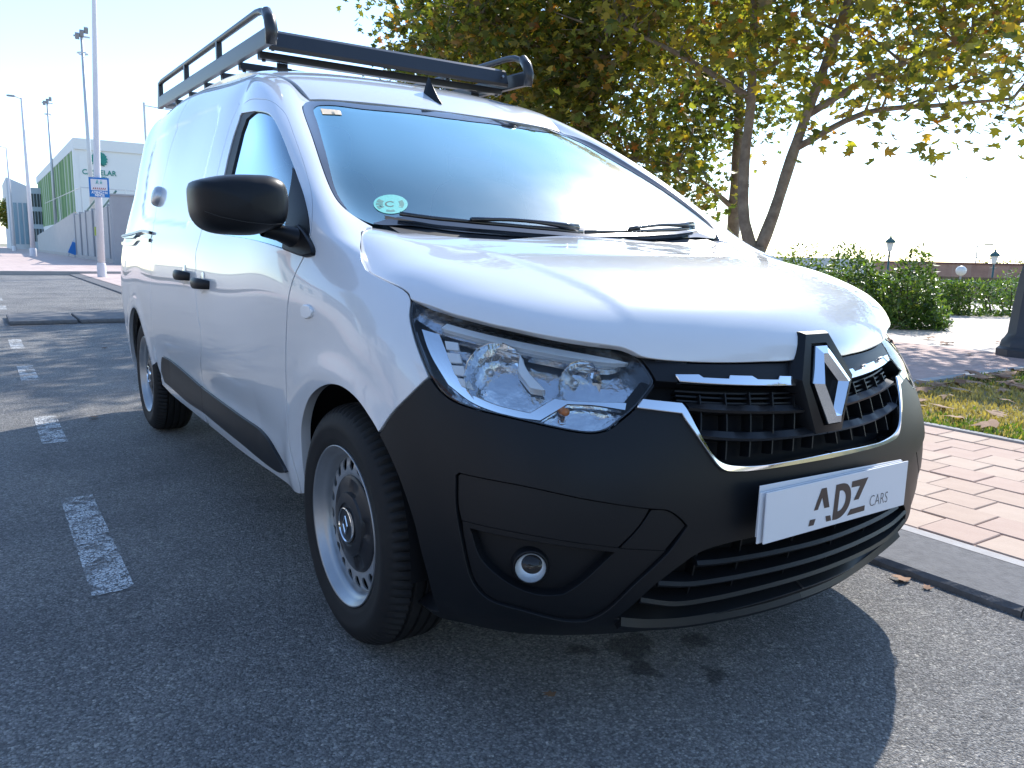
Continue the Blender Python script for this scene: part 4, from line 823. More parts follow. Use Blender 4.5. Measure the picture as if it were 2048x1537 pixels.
def pill(mb, a, b, n=6):
    """soft cushion between two corners"""
    a, b = np.array(a, float), np.array(b, float); c = (a+b)/2; h = (b-a)/2; V = []; nu, nv = 14, 10
    for i in range(nv+1):
        v = -math.pi/2+math.pi*i/nv
        for j in range(nu):
            u = 2*math.pi*j/nu; f_ = lambda t, p=.45: math.copysign(abs(t)**p, t)
            V.append(c+h*np.array([f_(math.cos(v))*f_(math.cos(u)), f_(math.cos(v))*f_(math.sin(u)), f_(math.sin(v))]))
    return mb.add(V, [(i*nu+j, i*nu+(j+1) % nu, (i+1)*nu+(j+1) % nu, (i+1)*nu+j) for i in range(nv) for j in range(nu)])
for y in (-.38, .38):
    st_ = pill(MB(), (-1.28, y-.25, .55), (-.80, y+.25, .74)).build('seat', M_SEAT, van, smooth=True)
    b_ = pill(MB(), (-.08, -.245, -.34), (.08, .245, .34)); R = np.array(Matrix.Rotation(math.radians(-14), 3, 'Y')); b_.V = [tuple(R@np.array(v)+np.array([-1.30, y, 1.00])) for v in b_.V]; b_.build('backrest', M_SEAT, st_, smooth=True)
    h_ = pill(MB(), (-1.44, y-.14, 1.33), (-1.34, y+.14, 1.50)); h_.tube([(-1.385, y-.05, 1.25), (-1.385, y-.05, 1.36)], .008, 6); h_.build('headrest', M_SEAT, st_, smooth=True)
MB().box((-1.53, -.76, .35), (-1.50, .76, 1.30)).box((-1.53, -.66, 1.30), (-1.50, .66, 1.62)).build('bulkhead', M_BULK, van)
MB().box((-1.5, -.76, .34), (-.3, .76, .36)).build('cabin_floor', M_DARK, van)
hl_ = MB(); V = []
for x, z in ((-1.02, 1.515), (-1.15, 1.565), (-1.35, 1.62), (-1.50, 1.65)):
    for y in np.linspace(-.52, .52, 9): V.append((x, y, z-.02*abs(y/.52)**2))
hl_.add(V, [(i*9+j, i*9+j+1, (i+1)*9+j+1, (i+1)*9+j) for i in range(3) for j in range(8)]).build('headlining', mat('headlining', (.60, .61, .61), .9), van, smooth=True)
pill(MB(), (-.93, -.05, 1.36), (-.88, .15, 1.44)).build('rear_view_mirror', M_INT, van, smooth=True)

# ------------------------------------------------------------------ roof rack
rack = tag(empty('roof_rack', (-2.4, 0, 1.74)), 'black roof rack with wind deflector on the white van', 'roof rack')
_o = np.array([2.4, 0, -1.74])
def rk(mb, name, m=M_RACK, **k): mb.V = [tuple(np.array(v)+_o) for v in mb.V]; return mb.build(name, m, rack, **k)
def zr(x): return 1.792+.024*(-1.3-x)                        # the rack follows the rising roof
RW = .588
for s_ in (-1, 1):
    y = s_*RW
    mb = MB(); V = []; pr = [(-.012, -.030), (.012, -.030), (.014, -.015), (.014, .026), (.008, .034), (-.008, .034), (-.014, .026), (-.014, -.015)]
    xs = [-1.30, -1.6, -2.2, -2.8, -3.42]
    for x in xs:
        for a, b in pr: V.append((x, y+a, zr(x)+b))
    mb.add(V, [(i*8+j, i*8+(j+1) % 8, (i+1)*8+(j+1) % 8, (i+1)*8+j) for i in range(4) for j in range(8)]+[tuple(range(8)), tuple(32+j for j in range(8))])
    rk(mb, 'side_rail', auto=35)
    zt = .112
    pts = [(-3.40, y, zr(-3.4)+.0), (-3.41, y, zr(-3.4)+zt)]
    rk(MB().tube([(-3.41, y, zr(-3.41)+zt-.01)]+[(x, y, zr(x)+zt) for x in np.linspace(-3.36, -1.46, 6)]+[(-1.40, y, zr(-1.4)+zt-.006), (-1.345, y, zr(-1.35)+zt-.026), (-1.30, y, zr(-1.3)+zt-.058), (-1.285, y, zr(-1.3)+.02)], .0135, 10), 'top_rail', smooth=True)
    rk(MB().tube([(-1.335, y, zr(-1.3)+.094), (-1.296, y, zr(-1.3)+.056), (-1.280, y, zr(-1.3)+.015), (-1.288, y, zr(-1.3)-.034)], [.020, .023, .024, .020], 10), 'end_cap', smooth=True)
    for x in (-2.05, -2.72): rk(MB().box((x-.013, y-.012, zr(x)+.03), (x+.013, y+.012, zr(x)+zt)), 'rail_post', bevel=.002)
    rk(MB().add([(-3.40, y-.012, zr(-3.4)-.03), (-3.40, y+.012, zr(-3.4)-.03), (-3.47, y-.012, zr(-3.4)-.03), (-3.47, y+.012, zr(-3.4)-.03), (-3.40, y-.012, zr(-3.4)+zt), (-3.40, y+.012, zr(-3.4)+zt), (-3.425, y-.012, zr(-3.4)+zt), (-3.425, y+.012, zr(-3.4)+zt)],
        [(0, 2, 3, 1), (4, 5, 7, 6), (0, 4, 6, 2), (1, 3, 7, 5), (0, 1, 5, 4), (2, 6, 7, 3)]), 'rear_post')
for i, x in enumerate((-1.50, -1.78, -2.08, -2.40, -2.74, -3.08)):
    rk(MB().box((x-.020, -RW+.015, zr(x)-.050), (x+.020, RW-.015, zr(x)-.022)), 'cross_bar', bevel=.003)
    for s_ in (-1, 1): rk(MB().tube([(x, s_*(RW-.035), zr(x)-.058), (x, s_*(RW-.035), zr(x)-.048)], .008, 8), 'bolt')
for x in (-1.55, -2.40, -3.08):
    for s_ in (-1, 1):
        y = s_*.462; zb = float(S4.at([S4.near((x, -abs(y), 1.76))])[0][0][2])
        rk(MB().box((x-.006, y-.022, zb-.004), (x+.006, y+.022, zr(x)-.045)).box((x-.045, y-.03, zb-.006), (x+.03, y+.03, zb+.006)), 'foot', bevel=.002)
# wind deflector: a shallow folded sheet in front of the first bar
dfl = MB(); V = []; pr = [(-1.455, 1.846), (-1.440, 1.850), (-1.424, 1.838), (-1.404, 1.782), (-1.408, 1.770), (-1.424, 1.770), (-1.412, 1.782), (-1.431, 1.836), (-1.443, 1.843)]
for y in (-.557, .557):
    for x, z in pr: V.append((x, y, z))
n = len(pr); dfl.add(V, [(j, (j+1) % n, n+(j+1) % n, n+j) for j in range(n)]+[tuple(range(n)), tuple(range(n, 2*n))])
dd = rk(dfl, 'wind_deflector', auto=30)
for y in (-.53, .53): 
    s2 = rk(MB().tube([(-1.411, y, 1.812), (-1.405, y, 1.814)], .006, 10), 'screw', M_ALU); 
    rk(MB().box((-1.46, y-.005, 1.775), (-1.425, y+.005, 1.80)), 'bracket')
rk(MB().tube([(-3.40, -RW+.02, zr(-3.4)-.01), (-3.40, RW-.02, zr(-3.4)-.01)], .024, 14), 'rear_roller', M_ALU, smooth=True)
# ------------------------------------------------------------------ ground materials
def nodes_mat(name):
    m = bpy.data.materials.new(name); m.use_nodes = True; t = m.node_tree; return m, t, t.nodes['Principled BSDF'], t.nodes.new('ShaderNodeTexCoord')
def N_(t, kind, **k):
    n = t.nodes.new(kind)
    for a, b in k.items():
        if a in n.inputs: n.inputs[a].default_value = b
        else: setattr(n, a, b)
    return n
def ramp(t, src, stops):
    r = t.nodes.new('ShaderNodeValToRGB'); e = r.color_ramp.elements
    while len(e) < len(stops): e.new(.5)
    for q, (p, c) in zip(e, stops): q.position = p; q.color = (*c, 1) if len(c) == 3 else c
    t.links.new(src, r.inputs[0]); return r
def mixc(t, f, a, b, mode='MIX'):
    x = t.nodes.new('ShaderNodeMix'); x.data_type = 'RGBA'; x.blend_type = mode
    for s, i in ((f, 0), (a, 6), (b, 7)):
        if isinstance(s, (int, float)): x.inputs[i].default_value = s
        elif isinstance(s, tuple): x.inputs[i].default_value = (*s, 1)
        else: t.links.new(s, x.inputs[i])
    return x.outputs[2]
def asphalt():
    m, t, b, tc = nodes_mat('asphalt')
    wob = N_(t, 'ShaderNodeTexNoise', Scale=60.0, Detail=2.0)
    v = N_(t, 'ShaderNodeTexVoronoi', Scale=185.0); v2 = N_(t, 'ShaderNodeTexVoronoi', Scale=85.0); nz = N_(t, 'ShaderNodeTexNoise', Scale=1.3, Detail=6.0, Roughness=.6); nf = N_(t, 'ShaderNodeTexNoise', Scale=420.0, Detail=2.0)
    for n in (v, v2, nz, nf, wob): t.links.new(tc.outputs['Object'], n.inputs['Vector'])
    stone = ramp(t, v.outputs['Color'], [(.0, (.16, .155, .149)), (.42, (.285, .276, .264)), (.75, (.43, .415, .393)), (1, (.68, .65, .61))])
    gapm = ramp(t, v.outputs['Distance'], [(.0, (1, 1, 1)), (.55, (.88, .88, .88)), (.9, (.52, .52, .53))])
    c = mixc(t, 1.0, stone.outputs[0], gapm.outputs[0], 'MULTIPLY')
    big = ramp(t, v2.outputs['Color'], [(.0, (.75, .76, .78)), (.8, (1.0, 1.0, 1.0)), (.97, (1.7, 1.65, 1.55))])
    c = mixc(t, .8, c, big.outputs[0], 'MULTIPLY')
    pat = ramp(t, nz.outputs[0], [(.28, (.66, .67, .70)), (.5, (1, 1, 1)), (.74, (1.28, 1.25, 1.2))]); c = mixc(t, 1.0, c, pat.outputs[0], 'MULTIPLY')
    # oil drips below the engine
    sep = t.nodes.new('ShaderNodeSeparateXYZ'); t.links.new(tc.outputs['Object'], sep.inputs[0]); dark = None
    nw = N_(t, 'ShaderNodeTexNoise', Scale=16.0, Detail=3.0); t.links.new(tc.outputs['Object'], nw.inputs['Vector'])
    for (x, y, r) in ((.50, -.05, .035), (.64, -.14, .03), (.42, -.22, .06), (.52, -.27, .035), (.36, -.35, .03)):
        vm = t.nodes.new('ShaderNodeVectorMath'); vm.operation = 'DISTANCE'; vm.inputs[1].default_value = (x, y, 0); t.links.new(tc.outputs['Object'], vm.inputs[0])
        ad = t.nodes.new('ShaderNodeMath'); ad.operation = 'MULTIPLY_ADD'; ad.inputs[1].default_value = .12; t.links.new(nw.outputs[0], ad.inputs[0]); t.links.new(vm.outputs['Value'], ad.inputs[2])
        mr = N_(t, 'ShaderNodeMapRange'); mr.inputs['From Min'].default_value = r+.05; mr.inputs['From Max'].default_value = r+.075; t.links.new(ad.outputs[0], mr.inputs['Value'])
        if dark is None: dark = mr.outputs[0]
        else:
            mm = t.nodes.new('ShaderNodeMath'); mm.operation = 'MINIMUM'; t.links.new(dark, mm.inputs[0]); t.links.new(mr.outputs[0], mm.inputs[1]); dark = mm.outputs[0]
    inv = ramp(t, dark, [(0, (.38, .38, .39)), (1, (1, 1, 1))]); c = mixc(t, 1.0, c, inv.outputs[0], 'MULTIPLY')
    t.links.new(c, b.inputs['Base Color']); b.inputs['Roughness'].default_value = .82; b.inputs['Specular IOR Level'].default_value = .35
    bp = N_(t, 'ShaderNodeBump', Strength=1.0, Distance=.008); h = t.nodes.new('ShaderNodeMath'); h.operation = 'MULTIPLY_ADD'; h.inputs[1].default_value = -1.0
    t.links.new(v.outputs['Distance'], h.inputs[0]); t.links.new(nf.outputs[0], h.inputs[2]); t.links.new(h.outputs[0], bp.inputs['Height']); t.links.new(bp.outputs[0], b.inputs['Normal'])
    return m
def paint_mat():
    m, t, b, tc = nodes_mat('road_paint'); b.inputs['Base Color'].default_value = (.66, .67, .66, 1); b.inputs['Roughness'].default_value = .7
    a = N_(t, 'ShaderNodeTexNoise', Scale=9.0, Detail=8.0, Roughness=.72); v = N_(t, 'ShaderNodeTexVoronoi', Scale=34.0, feature='DISTANCE_TO_EDGE'); v2 = N_(t, 'ShaderNodeTexVoronoi', Scale=150.0)
    wv = N_(t, 'ShaderNodeTexNoise', Scale=20.0, Detail=3.0); vm = t.nodes.new('ShaderNodeVectorMath'); vm.operation = 'MULTIPLY_ADD'; vm.inputs[1].default_value = (.06, .06, .06)
    t.links.new(tc.outputs['Object'], wv.inputs['Vector']); t.links.new(wv.outputs['Color'], vm.inputs[0]); t.links.new(tc.outputs['Object'], vm.inputs[2])
    t.links.new(vm.outputs[0], v.inputs['Vector']); t.links.new(tc.outputs['Object'], a.inputs['Vector']); t.links.new(tc.outputs['Object'], v2.inputs['Vector'])
    r1 = ramp(t, a.outputs[0], [(.40, (0, 0, 0)), (.52, (1, 1, 1))]); r2 = ramp(t, v.outputs['Distance'], [(.02, (0, 0, 0)), (.07, (1, 1, 1))]); r3 = ramp(t, v2.outputs['Distance'], [(.45, (1, 1, 1)), (.7, (.25, .25, .25))])
    x = mixc(t, 1.0, r1.outputs[0], r2.outputs[0], 'MULTIPLY'); x = mixc(t, 1.0, x, r3.outputs[0], 'MULTIPLY'); t.links.new(x, b.inputs['Alpha']); return m
def tile_mat(name, c1, c2, mortar, w, h, rough=.8, off=.5):
    m, t, b, tc = nodes_mat(name); br = t.nodes.new('ShaderNodeTexBrick'); br.offset = off
    for k, v in (('Color1', (*c1, 1)), ('Color2', (*c2, 1)), ('Mortar', (*mortar, 1)), ('Scale', 1.0), ('Mortar Size', .006), ('Brick Width', w), ('Row Height', h)): br.inputs[k].default_value = v
    nz = N_(t, 'ShaderNodeTexNoise', Scale=2.2, Detail=6.0); t.links.new(tc.outputs['Object'], br.inputs['Vector']); t.links.new(tc.outputs['Object'], nz.inputs['Vector'])
    r = ramp(t, nz.outputs[0], [(.3, (.80, .79, .78)), (.7, (1.08, 1.08, 1.08))]); t.links.new(mixc(t, 1.0, br.outputs[0], r.outputs[0], 'MULTIPLY'), b.inputs['Base Color']); b.inputs['Roughness'].default_value = rough
    return m
M_ASPH = asphalt(); M_PAINT = paint_mat()
M_KERB = mat('kerb_concrete', (.17, .167, .167), .9, bump=(130, .55, .004), var=(26, .7, (.095, .094, .097)))
M_CONC = mat('concrete', (.36, .35, .34), .9, bump=(60, .3, .003), var=(3, .6, (.28, .28, .275)))
M_MORT = mat('pale_mortar', (.46, .44, .42), .95, bump=(140, .5, .003), var=(20, .6, (.36, .33, .31)))
M_JOINT = mat('joint_sand', (.33, .225, .175), .95, bump=(200, .5, .003), var=(14, .8, (.42, .31, .25)))
PAV = [mat('paver', c, .85, bump=(160, .35, .0025), var=(11, .55, d)) for c, d in (((.47, .345, .265), (.40, .285, .22)), ((.50, .38, .295), (.44, .325, .25)), ((.44, .31, .245), (.49, .36, .285)))]
M_PATH = tile_mat('path_tiles', (.46, .31, .27), (.50, .35, .30), (.36, .25, .22), .20, .10)
M_PLAZA = tile_mat('plaza_tiles', (.62, .54, .47), (.66, .58, .50), (.52, .45, .39), .4, .4)
M_PINK = tile_mat('pink_tiles', (.56, .43, .38), (.60, .47, .41), (.46, .37, .33), .3, .3)
M_EARTH = mat('earth', (.30, .26, .20), .95, var=(.4, .8, (.20, .21, .12)))
M_LAWN = mat('lawn_earth', (.33, .25, .13), .95, bump=(60, .8, .02), var=(5, .9, (.16, .19, .06)))

def sheet(name, x0, x1, y0, y1, z, m, kind='structure'):
    return tag(mesh_obj(name, [(x0, y0, z), (x1, y0, z), (x1, y1, z), (x0, y1, z)], [(0, 1, 2, 3)], m, smooth=False), kind=kind)
# terrain falls away beyond the park
ys = [-1500, -60, -12, 18.5, 26, 60, 200, 1500]; zs = [-.05, -.05, -.05, -.05, -1.7, -1.8, -2, -2]; V = []; F = []
for y, z in zip(ys, zs): V += [(-1500, y, z), (1500, y, z)]
tag(mesh_obj('ground', V, [(2*i, 2*i+1, 2*i+3, 2*i+2) for i in range(7)], M_EARTH, smooth=False), kind='structure')
sheet('road', -27.4, 40, -7.0, .86, 0, M_ASPH)
sheet('side_street', -27.4, -20, -40, -7.0, -.004, M_ASPH)
for x0, x1 in ((-1.66, -.61), (-3.45, -2.70), (-5.75, -4.9), (-7.9, -7.02), (-13.2, -12.3), (-15.4, -14.5), (-17.5, -16.7)):
    tag(mesh_obj('lane_marking', [(x0, -1.362, .004), (x1, -1.362, .004), (x1, -1.248, .004), (x0, -1.248, .004)], [(0, 1, 2, 3)], M_PAINT, smooth=False), kind='structure')

# kerb of single stones, bricks of the pavement
rnd = random.Random(4)
kerb = tag(empty('kerb', (0, .86, 0)), kind='structure'); kme = []
for k in range(3):
    mb = MB(); n = 24; V = []
    for i in range(n+1):
        x = -.498+.996*i/n; j = rnd.uniform(-.006, .004)
        V += [(x, -.008+j, -.02), (x, -.004+j*.6, .018+rnd.uniform(-.004, .003)), (x, .010, .030), (x, .30, .0455)]
    mb.add(V, [(4*i+a, 4*i+4+a, 4*i+5+a, 4*i+1+a) for i in range(n) for a in range(3)]+[(0, 1, 2, 3), (4*n+3, 4*n+2, 4*n+1, 4*n)])
    o = mb.build('kerb_stone', M_KERB, kerb); kme.append(o.data); bpy.data.objects.remove(o)
for i in range(-28, 5): o = data_obj('kerb_stone', kme[i % 3], kerb); o.location = (i+.387, 0, 0)
sheet('kerb_joint', -27.4, 5, 1.150, 1.203, .046, M_MORT)
pave = tag(mesh_obj('pavement', [(-27.4, 1.19, .0455), (5, 1.19, .0455), (5, 3.05, .0455), (-27.4, 3.05, .0455)], [(0, 1, 2, 3)], M_JOINT, smooth=False), kind='structure')
pm = []
for k in range(6):
    bm = bmesh.new(); bmesh.ops.create_cube(bm, size=1.0)
    bmesh.ops.scale(bm, vec=(.1955, .1935, .03), verts=bm.verts); bmesh.ops.bevel(bm, geom=list(bm.edges), offset=.003, segments=1, affect='EDGES')
    me = bpy.data.meshes.new('paver'); bm.to_mesh(me); bm.free(); me.materials.append(PAV[k % 3]); pm.append(me)
for r_ in range(9):
    for c in range(-9, 13):
        o = data_obj('paver', pm[rnd.randrange(6)], pave); o.location = (.476+.2*c+(.1 if r_ % 2 else 0)+rnd.uniform(-.0012, .0012), 1.305+.2015*r_, .036+rnd.uniform(-.0035, .002)); o.rotation_euler = (rnd.uniform(-.006, .006), rnd.uniform(-.006, .006), rnd.choice((0, math.pi))+rnd.uniform(-.006, .006))
sheet('pavement_far', -27.4, -1.45, 1.2, 3.05, .050, tile_mat('paver_pattern', (.53, .385, .295), (.56, .42, .325), (.27, .185, .145), .2, .2))
edge = tag(MB().box((-27.4, 3.05, -.02), (6, 3.10, .056)).build('edging', M_CONC), kind='structure')
sheet('lawn', -1.50, 9, 3.10, 12, .040, M_LAWN)
tag(MB().box((-1.60, 3.102, -.02), (-1.51, 12, .062)).build('lawn_edging', M_CONC), kind='structure')
sheet('park_path', -40, -1.60, 3.10, 7.6, .046, M_PATH)
sheet('plaza', -60, 20, 7.6, 18.4, .042, M_PLAZA)
# strip of kerb stones across the parking lane
st = tag(empty('stone_strip', (-10.2, -.5, 0)), 'low strip of dark stone slabs lying across the road behind the van', 'kerb strip')
for i, (a, b) in enumerate(((-1.30, -.56), (-.53, .25), (.28, .85))):
    o = MB().box((-.62, a+.5, 0), (.62, b+.5, .055)).build('stone_slab', M_KERB, st, bevel=.02)
# far pavement with its kerb
sheet('far_pavement', -190, -27.55, -14, 4.6, .12, M_PINK)
tag(MB().box((-27.6, -14, -.02), (-27.4, 4, .13)).build('far_kerb', M_CONC), kind='structure')
sheet('corner_pavement', -27.4, -12, 1.16, 7, .054, M_PINK)

# ------------------------------------------------------------------ foliage
def leaf_shape(kind):
    if kind == 'plane': return [(0, 0, 0), (-.20, .06, .03), (-.50, .18, .0), (-.24, .34, .04), (-.40, .66, -.03), (-.13, .58, .05), (0, 1.0, -.06), (.13, .58, .05), (.40, .66, -.03), (.24, .34, .04), (.50, .18, .0), (.20, .06, .03)], [(0, 1, 3, 9, 11), (1, 2, 3), (3, 4, 5), (3, 5, 7, 9), (5, 6, 7), (7, 8, 9), (9, 10, 11)]
    return [(0, 0, 0), (-.22, .42, .07), (0, 1.0, -.06), (.22, .42, .07)], [(0, 1, 2), (0, 2, 3)]
def leaf_mat(name, trans=.45, rough=.45):
    m = bpy.data.materials.new(name); m.use_nodes = True; t = m.node_tree; b = t.nodes['Principled BSDF']; a = t.nodes.new('ShaderNodeVertexColor'); a.layer_name = 'tint'
    b.inputs['Roughness'].default_value = rough; b.inputs['Specular IOR Level'].default_value = .4
    tr = t.nodes.new('ShaderNodeBsdfTranslucent'); mx = t.nodes.new('ShaderNodeMixShader'); mx.inputs[0].default_value = trans
    g = t.nodes.new('ShaderNodeMix'); g.data_type = 'RGBA'; g.blend_type = 'MULTIPLY'; g.inputs[0].default_value = 1; g.inputs[7].default_value = (1.5, 1.6, .55, 1)
    t.links.new(a.outputs[0], b.inputs['Base Color']); t.links.new(a.outputs[0], g.inputs[6]); t.links.new(g.outputs[2], tr.inputs[0])
    t.links.new(b.outputs[0], mx.inputs[1]); t.links.new(tr.outputs[0], mx.inputs[2]); t.links.new(mx.outputs[0], t.nodes['Material Output'].inputs[0]); return m
def leaves(name, P, size, cols, kind, m, parent, rs, droop=.35, up=None):
    """one crown mesh of single leaves at the points P"""
    LV, LF = leaf_shape(kind); LV = np.array(LV); n = len(P); L = len(LV)
    th = rs.uniform(0, 2*math.pi, n); ph = rs.normal(-droop, .55, n) if up is None else rs.normal(up, .5, n); ro = rs.uniform(-1.1, 1.1, n)
    y = np.stack([np.cos(th)*np.cos(ph), np.sin(th)*np.cos(ph), np.sin(ph)], 1); s0 = np.stack([-np.sin(th), np.cos(th), np.zeros(n)], 1); z0 = np.cross(s0, y)
    x = s0*np.cos(ro)[:, None]+z0*np.sin(ro)[:, None]; z = np.cross(x, y); sz = size*rs.uniform(.6, 1.25, n)
    V = P[:, None, :]+sz[:, None, None]*(LV[None, :, 0:1]*x[:, None]+LV[None, :, 1:2]*y[:, None]+LV[None, :, 2:3]*z[:, None]*rs.uniform(.3, 2.2, n)[:, None, None])
    me = bpy.data.meshes.new(name); nf = len(LF); lens = np.tile([len(f) for f in LF], n); idx = np.concatenate([np.array(f) for f in LF]); k = len(idx)
    allidx = (idx[None, :]+L*np.arange(n)[:, None]).ravel()
    me.vertices.add(n*L); me.vertices.foreach_set('co', V.reshape(-1)); me.loops.add(len(allidx)); me.loops.foreach_set('vertex_index', allidx)
    me.polygons.add(len(lens)); me.polygons.foreach_set('loop_start', np.concatenate([[0], np.cumsum(lens)[:-1]])); me.update(calc_edges=True)
    ca = me.color_attributes.new('tint', 'FLOAT_COLOR', 'POINT'); c = np.ones((n, L, 4)); c[:, :, :3] = cols[:, None, :]; ca.data.foreach_set('color', c.reshape(-1))
    me.materials.append(m); return data_obj(name, me, parent)
def tint(rs, n, pal, w):
    k = rs.choice(len(pal), n, p=np.array(w)/sum(w)); c = np.array(pal)[k]; return np.clip(c*rs.uniform(.7, 1.3, (n, 1))*rs.uniform(.9, 1.1, (n, 3)), 0, 1)
M_PLANE = leaf_mat('plane_leaf', .58); M_SHRUB = leaf_mat('shrub_leaf', .36, .28)
M_BARK = mat('plane_bark', (.16, .115, .08), .9, bump=(30, .6, .01), var=(7, .9, (.30, .235, .165)))
M_BARKD = mat('dark_bark', (.07, .05, .04), .95, bump=(30, .6, .01))
PAL = [(.14, .14, .034), (.21, .19, .042), (.075, .095, .024), (.32, .27, .045), (.42, .31, .045), (.30, .165, .04), (.46, .17, .04), (.21, .14, .06)]
sun_dir = np.array([math.cos(SUN_EL)*math.cos(SUN_AZ), math.cos(SUN_EL)*math.sin(SUN_AZ), math.sin(SUN_EL)])
def lit_zone(P):
    """foliage that would shade the sunlit forecourt or the front of the van is not grown there"""
    g = P-sun_dir*((P[:, 2]-.5)/sun_dir[2])[:, None]; x, y = g[:, 0], g[:, 1]
    return (x > -1.7) & (x < 4) & (y > -1.2) & (y < 4.6) | (x > -3.6) & (x < 0) & (y > -1.0) & (y < 1.0)
def tree(name, label, base, limbs, blobs, n, size, w, seed, pal=PAL, group='plane trees beside the road', bark=None, clump=.34, per=26, keep=True):
    """trunk and limbs as tapered tubes; crown of leaf clumps hung on twigs inside the blobs (centre, radii)"""
    rs = np.random.RandomState(seed); t = tag(empty(name, base), label, 'tree', group); b0 = np.array(base, float)
    mb = MB(); ends = []
    for pts, r0, r1 in limbs:
        P = [np.array(p, float)-b0 for p in pts]; Q = smooth_loop(P, .25, 80, closed=False); rr = list(np.linspace(r0, r1, len(Q))*(1+.06*np.sin(np.arange(len(Q))*1.7))); mb.tube([tuple(q) for q in Q], rr, 9); ends += [q+b0 for q in Q[len(Q)//3:]]
    pts = []; vol = np.array([r[0]*r[1]*r[2] for c, r in blobs]); vol = vol/vol.sum(); twigs = 0; E = np.array(ends) if ends else None
    for (c, r), v in zip(blobs, vol):
        k = max(3, int(n*v/per)); d = rs.normal(0, 1, (k, 3)); d /= np.linalg.norm(d, axis=1)[:, None]; q = np.array(c)+d*np.array(r)*(rs.uniform(0, 1, (k, 1))**.38)
        pts.append(q)
    cl = np.concatenate(pts)
    if keep: cl = cl[~lit_zone(cl)]
    for q in cl[::4]:
        if E is not None and len(E):
            e = E[np.argmin(((E-q)**2).sum(1)+.6*np.maximum(0, E[:, 2]-q[2])**2)]; mid = (e+q)/2+rs.normal(0, .12, 3)+np.array([0, 0, .1]); mb.tube([tuple(e-b0), tuple(mid-b0), tuple(q-b0)], [.022, .012, .004], 5, caps=False)
    mb.build('trunk', bark or M_BARK, t, smooth=True)
    m_ = rs.poisson(per, len(cl)); P = np.repeat(cl, m_, 0)+rs.normal(0, clump, (m_.sum(), 3))*np.array([1, 1, .75])
    if keep: P = P[~lit_zone(P)]
    # leaves of one clump share a hue
    c = tint(rs, len(P), pal, w); leaves('crown', P-b0, size, c, 'plane', M_PLANE, t, rs)
    return t
WA = [6, 6, 2, 4.0, 2.2, 1.3, .5, 1.2]; WB = [6, 3.5, 6, 1.2, .7, 1.0, .3, 1.5]
A0 = (-5.55, 7.45, .04)
tree('plane_tree', 'plane tree with a forked trunk and yellowing leaves beside the park path', A0,
  [([A0, (-5.57, 7.46, .7), (-5.60, 7.48, 1.15)], .17, .14), ([(-5.60, 7.47, 1.05), (-5.76, 7.42, 1.5), (-5.90, 7.50, 2.3), (-5.88, 7.53, 3.1), (-5.80, 7.35, 4.5), (-5.9, 7.2, 6.2)], .085, .03),
   ([(-5.56, 7.50, 1.05), (-5.52, 7.72, 1.6), (-5.50, 8.0, 2.4), (-5.42, 8.2, 3.1), (-5.1, 8.35, 4.3), (-4.7, 8.5, 6.2)], .09, .03),
   ([(-5.42, 8.2, 3.0), (-5.0, 8.9, 3.5), (-4.4, 9.9, 4.0), (-3.8, 10.9, 4.4)], .055, .02), ([(-5.5, 8.0, 2.5), (-4.9, 8.7, 3.0), (-4.3, 9.4, 3.1), (-3.7, 10.2, 3.2)], .05, .02),
   ([(-5.88, 7.5, 3.2), (-6.6, 6.8, 3.8), (-7.2, 6.2, 4.2)], .05, .02), ([(-5.8, 7.4, 4.3), (-5.0, 6.6, 4.8), (-4.4, 5.9, 5.0)], .045, .02)],
  [((-5.9, 7.3, 5.6), (2.0, 1.8, 1.9)), ((-4.9, 8.9, 4.6), (1.3, 1.6, 1.2)), ((-4.3, 10.2, 4.1), (1.2, 1.4, .95)), ((-7.0, 6.4, 4.1), (1.0, 1.0, .9)), ((-6.3, 6.9, 3.75), (.7, .7, .55)), ((-5.3, 8.4, 3.6), (.8, .8, .35)), ((-4.6, 7.8, 6.6), (2.2, 2.2, 1.6)), ((-3.6, 9.0, 5.4), (1.2, 1.5, 1.2)), ((-3.75, 10.6, 3.45), (.7, .9, .45)), ((-3.99, 7.6, 2.95), (.55, .6, .35)), ((-3.3, 7.9, 2.65), (.5, .6, .32)), ((-4.45, 7.4, 2.85), (.35, .4, .25)), ((-3.7, 7.9, 3.2), (.8, .8, .45)), ((-2.75, 7.8, 2.85), (.5, .55, .4)), ((-2.85, 7.6, 3.3), (.7, .7, .5)), ((-5.2, 7.0, 3.9), (1.0, .9, .6))], 14000, .15, WA, 3)
B0 = (-9.1, 7.35, .04)
